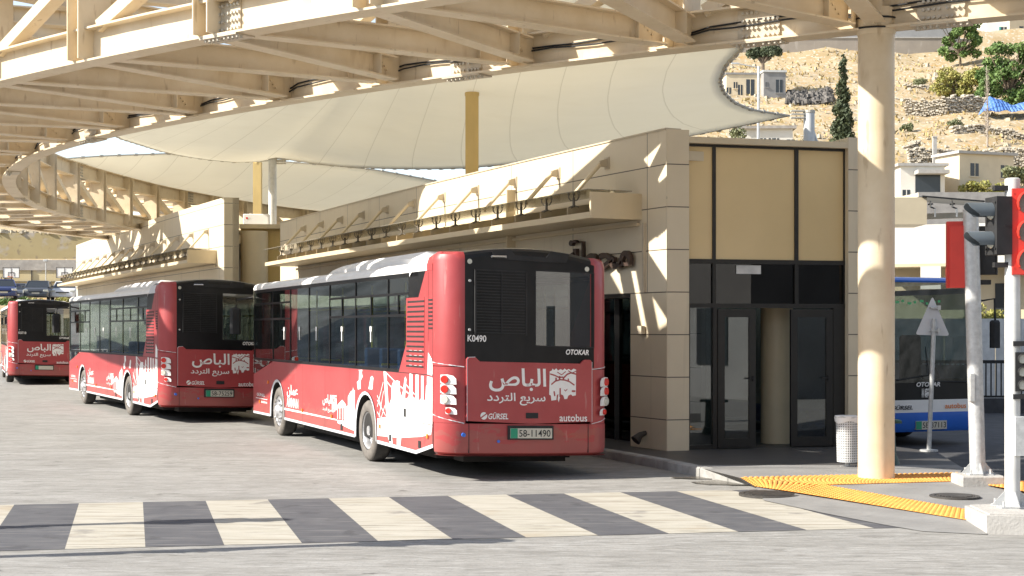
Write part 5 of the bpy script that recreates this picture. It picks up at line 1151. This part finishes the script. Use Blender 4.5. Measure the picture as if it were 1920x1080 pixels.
Y = 150; x = hx(1893, Y); z = hz(x, Y)
tree('leafy_tree', 'large bright green leafy tree above the blue tarpaulin at the right edge', 'tree', x, Y, z, rb(44, 3.1, 2, 2.7, 3.3, .45, 1.15, 8), lf_green, 9000, .19, 9, (.2, 1.5))
Y = 181; x = hx(1800, Y); z = hz(x, Y) - .5
tree('leafy_tree', 'round green tree in front of the top retaining wall left of the apartment house', 'tree', x, Y, z, rb(30, 2.4, 1.5, 2.0, 3.9, .4, 1.0, 12), lf_green, 4600, .2, 10, (.14, 2.2))
Y = 155; x = hx(1800, Y); z = hz(x, Y)
tree('yellow_bush', 'large yellow green bush on the dry hillside above the terrace wall', 'bush', x, Y, z - .2, rb(40, 2.9, 1.4, 1.4, 1.8, .3, 1.0, 13), lf_yel, 7000, .15, 14, (.08, .6))
for k, (px_, Yb, n_, lab) in enumerate(((1828, 117.6, 5, 'low shrub in front of the left window of the beige house'), (1872, 117.2, 6, 'low shrub in front of the right window of the beige house'), (1908, 114, 9, 'grey green olive shrub at the right end of the beige house'))):
    x = hx(px_, Yb); z = hz(x, Yb); tree('garden_shrub', lab, 'bush', x, Yb, z, rb(n_ + 5, 1.1, .6, .4, .8 if k < 2 else 1.8, .25, .6, 20 + k), lf_olive if k == 2 else lf_yel, 1200 if k < 2 else 2200, .12, 30 + k, (.05, .5), 'garden shrubs by the houses')
for k, (px_, Yb, r, lab) in enumerate(((1712, 126, .7, 'bright green weeds at the foot of the dark terrace wall'), (1740, 126, .7, 'green weeds beside the concrete post'), (1495, 112, 1.1, 'bright green shrub right of the white house'), (1700, 140, .5, 'small grey green hillside shrub near the column'), (1790, 142, .6, 'grey green hillside shrub between the terrace walls'), (1825, 130, 1.0, 'green and yellow weeds round the foot of the bare tree'), (1720, 165, .8, 'dusty grey shrub high on the slope beside the column'), (1395, 108, 1.0, 'green shrub left of the white house under the membrane corner'))):
    x = hx(px_, Yb); z = hz(x, Yb); up_ = 4.2 if k == 2 else (5.6 if k == 7 else .35); tree('hillside_shrub', lab, 'bush', x, Yb, z, rb(5, r, r * .6, .25 if k not in (2, 7) else .9, up_, r * .5, r * .8, 40 + k), lf_yel if k in (0, 1, 2, 5) else lf_olive, 900, .11, 50 + k, (.04, .2), 'shrubs dotted over the hillside', limbs=False)
Y = 134; x = hx(1851, Y); z = hz(x, Y); t = thing('bare_tree', 'thin leafless grey tree standing in front of the terrace walls and tarpaulin', 'tree', (x, Y, z)); rr2 = random.Random(3); b = MB()
b.tube([(x, Y, z - .3), (x + .05, Y, z + 3), (x - .05, Y, z + 7.6)], [.10, .07, .02], 6); b.build('trunk', deadw, t); b = MB()
for k in range(170):
    h = rr2.uniform(.8, 7.3); a = rr2.random() * 6.28; l = rr2.uniform(.4, 1.1) * (1.15 - h / 9); p = V((x, Y, z + h)); e = p + V((math.cos(a) * l * .5, math.sin(a) * l * .5, l * .8)); b.tube([p, (p + e) / 2 + V((math.cos(a) * .1, 0, -.03)), e], [.018, .013, .006], 4, caps=False)
b.build('twigs', deadw, t)
# retaining wall at the top, upper houses, shack, houses ------------
render_m = mat('rendered_concrete', (.34, .295, .245), .9, col2=(.27, .235, .20), vscale=.35, bump=.2); mixin(render_m, scaled(render_m, noisefac(render_m, 1.2, .58, .66, (1, 1, .3)), .6), (.42, .38, .33))
cream_w = mat('cream_render', (.62, .53, .38), .85, var=.06, vscale=.8); white_w = mat('white_render', (.72, .69, .62), .85, var=.06, vscale=.7); grey_w = mat('grey_block', (.27, .265, .26), .9, var=.12, vscale=.8); stonew = mat('grey_stone_wall', (.30, .275, .25), .9, col2=(.42, .39, .35), vscale=2.2, bump=.5)
win_m = mat('dark_window', (.03, .035, .04), .2, spec=.6); shut = mat('green_shutter', (.03, .25, .22), .5)
t = thing('retaining_wall', 'long brown rendered retaining wall along the top of the hillside', 'wall', (hx(1560, 186), 186, 35)); b = MB()
b.box(hx(1360, 186), hx(1790, 186), 186, 186.5, 34.0, 39.0); b.build('lower_wall', render_m, t); b = MB(); b.box(hx(1360, 187), hx(1800, 187), 187.2, 187.6, 38, 41.3); b.build('upper_wall', grey_w, t)
b = MB(); b.box(hx(1360, 186), hx(1790, 186), 185.9, 187.4, 39.0, 39.15); b.build('coping', paleconc, t)
def house(name, label, px0, px1, Y, z0, z1, m, wins, depth=8, yawd=(1, 0), roof=paleconc, cat='house', extra=None, over=.25):
    x0 = hx(px0, Y); d = V((yawd[0], yawd[1], 0)).normalized(); L = (hx(px1, Y) - x0) / d.x; n = V((-d.y, d.x, 0)); o = V((x0, Y, z0))
    t = thing(name, label, cat, tuple(o)); b = MB(); b.obox(o, d * L, n * depth, (0, 0, z1 - z0)); b.build('walls', m, t)
    b = MB(); b.obox(o - d * over - n * over + V((0, 0, z1 - z0)), d * (L + 2 * over), n * (depth + 2 * over), (0, 0, .22)); b.build('roof', roof, t)
    for (a, c, w_, h_) in wins:
        b = MB(); q = o + d * a * L + V((0, 0, c)) - n * .02; b.obox(q, d * w_, n * .1, (0, 0, h_)); f = b.build('window', win_m, t)
        b = MB(); b.obox(q - d * .08 - n * .06 - V((0, 0, .1)), d * (w_ + .16), n * .12, (0, 0, .1)); b.obox(q + d * w_ * .48 - n * .02, d * .06, n * .03, (0, 0, h_)); b.build('frame', m, f)
    return t, o, d, n, L
house('beige_house', 'small flat roofed beige house with two dark windows below the terraces', 1799, 1915, 119, 10, 16.35, cream_w, [(.20, 4.55, .8, 1.05), (.76, 4.5, .75, 1.05)], 3.2, (.94, .34))
t, o, d, n, L = house('porch_house', 'low pale house with a shaded porch and satellite dish left of the beige house', 1688, 1772, 117, 10, 15.1, white_w, [(.05, 2.6, .6, .6)], 6, (1, .02))
b = MB(); b.obox(o + d * 1.1 - n * 1.2 + V((0, 0, 4.4)), d * 2.5, n * 1.6, (0, 0, .3)); b.build('porch_roof', paleconc, t); b = MB(); b.obox(o + d * 1.2 - n * .05 + V((0, 0, 2.4)), d * 2.0, n * .1, (0, 0, 2.0)); b.build('porch_shade_panel', win_m, t); b = MB(); b.obox(o - d * .3 - n * 1.3 + V((0, 0, 0)), d * 2.6, n * 1.0, (0, 0, 2.5)); b.build('porch_parapet', white_w, t)  # dark panel on the wall paints the shade inside the porch
b = MB(); q = o + d * .5 - n * 1.7 + V((0, 0, 1.5)); rings = [[q + V((r * math.cos(a), -dd, r * math.sin(a))) for a in (2 * math.pi * k / 16 for k in range(16))] for r, dd in ((.02, 0), (.28, .04), (.42, .14))]; b.loft(rings, caps=False); b.tube([q, q + V((0, .2, -.9))], .03, 6); b.build('satellite_dish', whitepole, t)
house('white_house', 'white house below the membrane corner, left of the cypress', 1392, 1486, 110, 10, 17.1, white_w, [(.35, 5.4, .45, 1.0), (.52, 5.4, .4, 1.0), (.62, 5.4, .4, 1.0), (.88, 5.4, .6, .9)], 6, (1, -.02), stonew)
t, o, d, n, L = house('grey_shack', 'grey concrete block shack with a barred window beside the flat topped tree', 1432, 1474, 158, 24, 29.8, grey_w, [(.55, 3.6, .75, 1.4), (.08, 4.2, .3, .5)], 4, (1, .1), whitepole, over=.1)
house('cream_shack', 'cream shack with an open front left of the grey shack', 1362, 1430, 159, 25, 29.7, cream_w, [(.0, 2.4, .5, .9), (.32, 2.0, .5, 1.6), (.55, 2.0, .9, 2.2), (.2, 3.2, .4, .7)], 4, (1, .05), grey_w, over=.1)
t, o, d, n, L = house('apartment_house', 'cream apartment house with green shutters at the top right corner', 1850, 1892, 200, 36, 46, white_w, [(.62, 5.9, .8, 1.4)], 10, (1, -.05), paleconc)
b = MB(); b.obox(o + d * L * .55 - n * .05 + V((0, 0, 5.9)), d * .22, n * .04, (0, 0, 1.4)); b.build('shutter', shut, t)
house('apartment_house', 'shaded beige apartment house wing with a dark window at the top right corner', 1893, 1975, 199.4, 36, 45.5, cream_w, [(.25, 6.2, 1.2, 1.2)], 8, (1, .3), paleconc)
house('upper_house', 'pale house behind the top retaining wall right of the column', 1690, 1760, 205, 38, 43.4, cream_w, [(.6, 3.8, .8, .9)], 6)
t = thing('stone_wall', 'grey block wall with an end painted sunlit cream behind the neighbouring canopy', 'wall', (hx(1720, 64), 64, 3)); b = MB(); b.box(hx(1722, 64), hx(2050, 64), 64, 64.5, 0, 8.05); b.build('block_face', stonew, t); b = MB(); b.prism([(hx(1722, 64), 64), (hx(1722, 64), 64.5), (hx(1640, 68), 68), (hx(1640, 68), 67.6)], (0, 0, 0), (1, 0, 0), (0, 1, 0), (0, 0, 8.0)); b.build('sun_toned_end', cream_w, t)  # cream on the end paints the sunlit part of the grey wall
t = thing('concrete_post', 'square concrete post standing between the terrace walls', 'post', (hx(1752, 127), 126.5, 15)); b = MB(); x = hx(1752, 126.5); b.box(x - .16, x + .16, 126.3, 126.6, 14, 18.6); b.box(x - .2, x + .2, 126.26, 126.64, 18.6, 18.7); b.build('shaft', paleconc, t)
# tarpaulin tent
tarp = mat('blue_tarpaulin', (.06, .16, .46), .55, col2=(.16, .30, .62), vscale=.5); x0, x1 = hx(1838, 146), hx(1960, 146); zb = hz(x0, 146)
b = MB(); gr = [[V((x0 + (x1 - x0) * i / 20, 146 - 1.6 + 2.2 * j / 6, zb + .2 + 1.7 * math.sin(math.pi * .5 * j / 6) * (.75 + .25 * math.sin(i * .45)) * min(1, i / 3) + .10 * math.sin(i * 1.3 + j * .9))) for j in range(7)] for i in range(21)]
for i in range(20):
    for j in range(6): b.quad(gr[i][j], gr[i + 1][j], gr[i + 1][j + 1], gr[i][j + 1])
o = b.build('tarpaulin_tent', tarp, smooth=True); tag(o, 'blue tarpaulin shelter on the slope under the large green tree', 'tarpaulin'); so_ = o.modifiers.new('thickness', 'SOLIDIFY'); so_.thickness = .03
t = thing('street_lamp', 'thin grey street lamp post rising past the grey shack', 'street lamp', (hx(1421, 105), 105, 10)); x = hx(1421, 105); b = MB(); b.tube([(x, 105, 10), (x + .05, 105, 20.9)], [.11, .09], 10); b.build('pole', galv, t, smooth=True); b = MB(); b.tube([(x + .05, 105, 20.8), (x - 1.5, 105, 21.1)], .045, 6); b.cbox(x - 1.9, x - 1.4, 104.9, 105.1, 21.05, 21.16, .02); b.build('lamp_arm', galv, t)
debris = mat('dark_debris', (.12, .11, .10), .95, var=.5, vscale=2, bump=.8)
b = MB(); rr = random.Random(21)
for k in range(700):
    Y = rr.uniform(151, 161); x = hx(rr.uniform(1476, 1560), Y); c = V((x, Y, hz(x, Y) + rr.uniform(0, .5))); rock(b, c, rr.uniform(.1, .4), rr)
struct(b.build('debris_heap', debris), 'stuff')
# neighbouring platform building on the right -----------------------
t = thing('platform_building', 'sunlit white building with a canopy end behind the traffic lights', 'building', (hx(1700, 48), 48, 0))
pd = V((.93, -.367, 0)); pn = V((.367, .93, 0)); po = V((hx(1640, 49.5), 49.5, 0))
b = MB(); b.obox(po + V((0, 0, 4.25)), pd * 16, pn * .3, (0, 0, 1.3)); b.build('white_wall', white_w, t); b = MB(); b.obox(po + pn * 1.2, pd * 16, pn * .3, (0, 0, 4.25)); b.build('lower_wall', plain, t); b = MB(); b.obox(po + V((0, 0, 4.15)), pd * 16, pn * 1.2, (0, 0, .1)); b.build('soffit', plain, t)
for a in (3.8, 4.9, 6.0): b = MB(); b.obox(po + pd * a + pn * 1.15 + V((0, 0, 2.2)), pd * .75, pn * .1, (0, 0, 1.4)); b.build('window', win_m, t)
b = MB(); b.obox(po + pd * 1.5 - pn * .02 + V((0, 0, 3.4)), pd * .65, pn * .3, (0, 0, .75)); b.build('white_pier', white_w, t)
t = thing('canopy_end', 'beige box end of the neighbouring glass canopy above the sunlit white wall', 'canopy', (hx(1712, 46), 46, 5.5)); b = MB(); b.box(hx(1640, 46), hx(1738, 46), 46, 47.5, 5.35, 6.2); b.build('end_box', plain, t); b = MB(); b.obox(V((hx(1728, 46), 45.9, 6.2)), (1.95, 0, -.16), (0, 1.4, 0), (0, 0, .05)); b.build('glass_roof', frame_m, t); b = MB(); b.obox(V((hx(1738, 46), 46.6, 5.55)), (1.4, 0, .05), (0, .1, 0), (0, 0, .18)); b.build('bracket', steel_d, t)
for px_ in (1745, 1786): x = hx(px_, 46); b = MB(); b.tube([(x, 46.1, 6.1), (x + .03, 46.1, 5.9), (x + .16, 46.1, 5.85), (x + .16, 46.1, 5.6)], .035, 6); b.tube([(x - .06, 46.1, 5.98), (x + .1, 46.1, 6.0)], .03, 6); b.build('spider_fitting', chrome, t)
t = thing('railing', 'dark vertical bar railing behind the blue and white bus', 'railing', (11, 36, .3)); b = MB(); b.box(9, 18, 36, 36.06, 1.22, 1.30); b.box(9, 18, 36, 36.04, .38, .43)
for k in range(72): b.box(9 + k * .125, 9.028 + k * .125, 36.005, 36.035, .43, 1.22)
b.build('bars', blackm, t); b = MB(); b.box(8.5, 18, 35.9, 36.2, 0, .36); b.build('plinth', asph, t)
b = MB()
for k in range(14): b.box(9 + k * .7, 9.685 + k * .7, 40 + .02 * (k % 2), 40.04 + .02 * (k % 2), 0, 2.35)
tag(b.build('sheet_fence', whitepole), 'pale sheet metal fence behind the dark railing', 'fence')
tree('yellow_bush', 'yellow flowering bush above the pale sheet fence', 'bush', hx(1858, 41), 41.2, .0, rb(10, .6, .4, .35, 2.3, .25, .4, 71), lf_yel, 1500, .06, 72, (.05, 1.6))
struct(sheet('side_road', [V((6.3, 20.2, 0)), V((14, 18, 0)), V((40, 30, 0)), V((30, 47, 0)), V((0, 47, 0)), V((6.7, 23, 0))], asph, z=.006))

# ------------------------------------------------------------------ left background: parking terrace, walls, court, cars
oldwall = mat('stained_wall', (.40, .33, .18), .92, col2=(.34, .27, .14), vscale=.25, bump=.2); mixin(oldwall, scaled(oldwall, noisefac(oldwall, .45, .52, .60, (1, 1, 1.2), 8), .85), (.40, .365, .33)); mixin(oldwall, scaled(oldwall, noisefac(oldwall, 1.8, .60, .68), .6), (.20, .16, .12))
ochre = mat('ochre_wall', (.52, .43, .25), .92, col2=(.58, .50, .32), vscale=.4); mixin(ochre, scaled(ochre, noisefac(ochre, .9, .60, .68), .8), (.42, .40, .40))
t = thing('retaining_wall', 'tall stained upper retaining wall with peeling plaster at the left', 'wall', (-40, 128, 8)); b = MB(); b.box(-75, -16, 128, 128.8, 7, 10.5); b.build('face', oldwall, t)
b = MB(); rr = random.Random(5)
for k in range(420): rock(b, V((rr.uniform(-60, -22), rr.uniform(128.0, 129.4), 10.4 + rr.uniform(0, .25))), rr.uniform(.12, .4), rr)
b.build('rubble_top', rock_m, t)
t = thing('court_wall', 'painted ochre wall of the sports court behind the parked cars', 'wall', (-40, 120, 4)); b = MB(); b.box(-75, -16, 120, 120.8, 4, 6.9); b.build('painted_face', ochre, t); b = MB(); b.box(-75, -16, 119.9, 121, 6.9, 7.75); b.build('concrete_band', stonew, t); b = MB(); b.box(-75, -16, 119.4, 119.9, 3.9, 4.75); b.build('lower_band', grey_w, t)
b = MB()
for z_ in (4.8, 5.95): b.box(-75, -16, 119.86, 119.99, z_, z_ + .04)
for x in (-41.5, -39.3, -36.9, -34.2): b.box(x, x + .04, 119.86, 119.99, 4.8, 6.9)
b.build('court_lines', iron, t)
b = MB(); b.box(-43.5, -41.0, 119.9, 119.985, 4.85, 6.0); o = b.build('painted_panel', bluish, t)
b = MB()
for s_, px_, py_ in (('U', 0, 523), ('C', 5, 532), ('E', 10, 539)): q = at(px_, py_, 119.88); v, f = text_geo(s_, q.x - .12, q.x + .14, q.z - .17, q.z + .17, (0, 119.88, 0), (1, 0, 0), (0, 0, 1), (0, -1, 0), 0, .03); b.add(v, f)
b.build('painted_letters', iron, o)
for px_, lab in ((21, 'left basketball backboard on the ochre court wall'), (121, 'right basketball backboard, half hidden by the far canopy tip')):
    c = at(px_, 511, 119.2); t = thing('basketball_hoop', lab, 'basketball hoop', (c.x, 119.2, 4.2), 0, 'basketball backboards on the court wall')
    b = MB(); b.box(c.x - .66, c.x + .66, 119.2, 119.24, c.z - .42, c.z + .42); b.build('backboard', white, t); b = MB()
    for a0, a1, z0, z1 in ((-.66, .66, .40, .43), (-.66, .66, -.43, -.40), (-.68, -.64, -.43, .43), (.64, .68, -.43, .43), (-.25, .25, -.02, .02), (-.25, -.22, -.32, .02), (.22, .25, -.32, .02), (-.015, .015, -.4, .42)): b.box(c.x + a0, c.x + a1, 119.17, 119.198, c.z + z0, c.z + z1)
    b.build('board_lines', iron, t); b = MB(); b.tube([(c.x, 119.3, 4.2), (c.x, 119.3, c.z)], .05, 8); b.build('pole', iron, t); b = MB(); b.tube([(c.x + .22 * math.cos(q), 118.9 + .22 * math.sin(q), c.z - .36) for q in (2 * math.pi * k / 16 for k in range(17))], .02, 5); b.build('ring', orange_l, t)
def car(label, c, yaw, m):
    t = thing('parked_car', label, 'car', c, yaw, 'cars parked on the terrace'); w = .88
    pr = [(-2.05, .30, .62), (-1.95, .26, .80), (-1.1, .24, .95), (-.95, .24, .98), (.9, .24, 1.0), (1.8, .26, .95), (2.05, .32, .75)]
    b = MB(); b.loft([[(-w * k, y, z0), (-w * k, y, (z0 + z1) / 2), (-w * k * .94, y, z1 - .04), (-w * .8 * k, y, z1), (w * .8 * k, y, z1), (w * k * .94, y, z1 - .04), (w * k, y, (z0 + z1) / 2), (w * k, y, z0)] for (y, z0, z1), k in zip(pr, (.86, .95, 1, 1, 1, .97, .9))]); b.build('body', m, t, local=True, smooth=True)
    b = MB(); b.loft([[(-w * a, y0, .96), (w * a, y0, .96), (w * a, y1, .96), (-w * a, y1, .96)] if i == 0 else [(-w * a, y0, z), (w * a, y0, z), (w * a, y1, z), (-w * a, y1, z)] for i, (a, y0, y1, z) in enumerate(((.93, -1.1, 1.6, .96), (.76, -.42, 1.15, 1.40)))]); b.build('windscreen', win_m, t, local=True)
    b = MB(); b.cbox(-w * .78, w * .78, -.45, 1.2, 1.39, 1.45, .05)
    for sx in (-1, 1): b.tube([(sx * w * .92, -1.08, .97), (sx * w * .76, -.42, 1.41)], .035, 5); b.tube([(sx * w * .9, 1.55, .97), (sx * w * .75, 1.15, 1.41)], .035, 5)
    b.build('roof', m, t, local=True)
    for sx in (-1, 1):
        b = MB(); b.cbox(sx * .68 - .17, sx * .68 + .17, -2.04, -1.9, .62, .76, .03); b.build('headlight', clear_l, t, local=True)
        b = MB(); b.cbox(sx * 1.0 - .1, sx * 1.0 + .1, -.72, -.6, .95, 1.08, .03); b.build('mirror', m, t, local=True)
        for y in (-1.3, 1.3): b = MB(); b.tube([(sx * .70, y, .31), (sx * .89, y, .31)], .31, 18); b.build('wheel', rubber, t, local=True)
    b = MB(); b.box(-.45, .45, -2.06, -1.95, .56, .64); b.box(-.6, .6, -2.0, -1.9, .34, .46); b.build('grille', blackm, t, local=True)
    b = MB(); b.box(-.26, .26, -2.075, -2.05, .46, .57); b.build('number_plate', plate_w, t, local=True)
carblue = mat('car_blue', (.03, .045, .14), .3, coat=.5); cargrey = mat('car_grey', (.10, .11, .13), .3, coat=.5); cardark = mat('car_dark', (.06, .065, .075), .3, coat=.5); carwhite = mat('car_white', (.78, .78, .78), .3, coat=.5)
for px_, Yc, m, a, lab in ((6, 101, carblue, .35, 'dark blue parked car at the left edge, nearest of the terrace cars'), (31, 113, cargrey, .3, 'grey parked car behind the dark blue car'), (73, 105, cardark, .2, 'dark grey parked car above the roof of the farthest red bus'), (125, 107, carwhite, .15, 'white parked hatchback in the middle of the terrace'), (168, 108, carwhite, .35, 'white parked car half hidden behind the station block')):
    x = hx(px_, Yc); car(lab, (x, Yc, hz(x, Yc) + .02), a, m)
for px_, Yb, lab in ((4, 93, 'green shrub on the bank at the left edge'), (30, 93.5, 'green shrub on the bank above the farthest bus'), (55, 94.5, 'low green shrub on the bank below the dark grey car'), (135, 95.5, 'low green shrub on the bank below the white hatchback')):
    x = hx(px_, Yb); tree('bank_shrub', lab, 'bush', x, Yb, hz(x, Yb), rb(6, .8, .5, .1, .0, .25, .4, int(px_)), lf_yel if px_ > 40 else lf_green, 900, .10, int(px_) + 1, (.04, .2), 'shrubs on the bank', limbs=False)
t = thing('railing', 'grey roadside railing at the left edge beside the farthest bus', 'railing', (-24.5, 66, 0)); b = MB()
for z_ in (.5, 1.05): b.box(-32, -21.5, 66, 66.05, z_, z_ + .05)
for k in range(40): b.box(-32 + k * .26, -31.97 + k * .26, 66.01, 66.04, 0, 1.05)
b.build('bars', galv, t)
t = thing('lamp_post', 'small floodlight on a thin pole on the court wall', 'street lamp', (at(86, 490, 119.5).x, 119.5, 4.2)); c = at(86, 489, 119.5); b = MB(); b.tube([(c.x, 119.5, 4.2), (c.x, 119.5, c.z)], .04, 6); b.build('pole', galv, t); b = MB(); b.cbox(c.x - .16, c.x + .16, 119.3, 119.6, c.z - .06, c.z + .1, .03); b.build('lamp', galv, t)

t = thing('reflection_building', 'grey building with dark windows, added unseen behind the camera for reflections', 'building', (19, 0, 0)); b = MB(); b.box(16, 28, -9, 9, 0, 7.5); b.build('walls', grey_w, t); b = MB(); b.box(15.7, 28.3, -9.3, 9.3, 7.5, 7.8); b.build('roof', paleconc, t)  # unseen building added so the bus rear window has something to reflect
for k in range(6):
    for z_ in (1.0, 4.4): b = MB(); b.box(15.95, 16.1, -8 + k * 2.9, -6.6 + k * 2.9, z_, z_ + 1.7); b.build('window', win_m, t)

for k, (x0, x1, y0, y1, h, m_, lab) in enumerate(((-62, -48, 34, 52, 8, grey_w, 'grey block house added out of view at left for reflections, lowest of three'), (-66, -50, 58, 80, 12, white_w, 'tall white house added out of view at left for reflections, farthest of three'), (-60, -46, 8, 28, 10, stonew, 'stone faced house added out of view at left for reflections, nearest of three'))):  # unseen houses added to give the side windows reflections
    t = thing('reflection_house', lab, 'house', ((x0 + x1) / 2, (y0 + y1) / 2, 0)); b = MB(); b.box(x0, x1, y0, y1, 0, h); b.build('walls', m_, t); b = MB(); b.box(x0 - .3, x1 + .3, y0 - .3, y1 + .3, h, h + .3); b.build('roof', paleconc, t)
    for j in range(int((y1 - y0) / 3.2)):
        for z_ in [1.2 + 3.2 * q for q in range(int(h / 3.2))]: b = MB(); b.box(x1 - .05, x1 + .06, y0 + 1 + j * 3.2, y0 + 2.3 + j * 3.2, z_, z_ + 1.5); b.build('window', win_m, t)
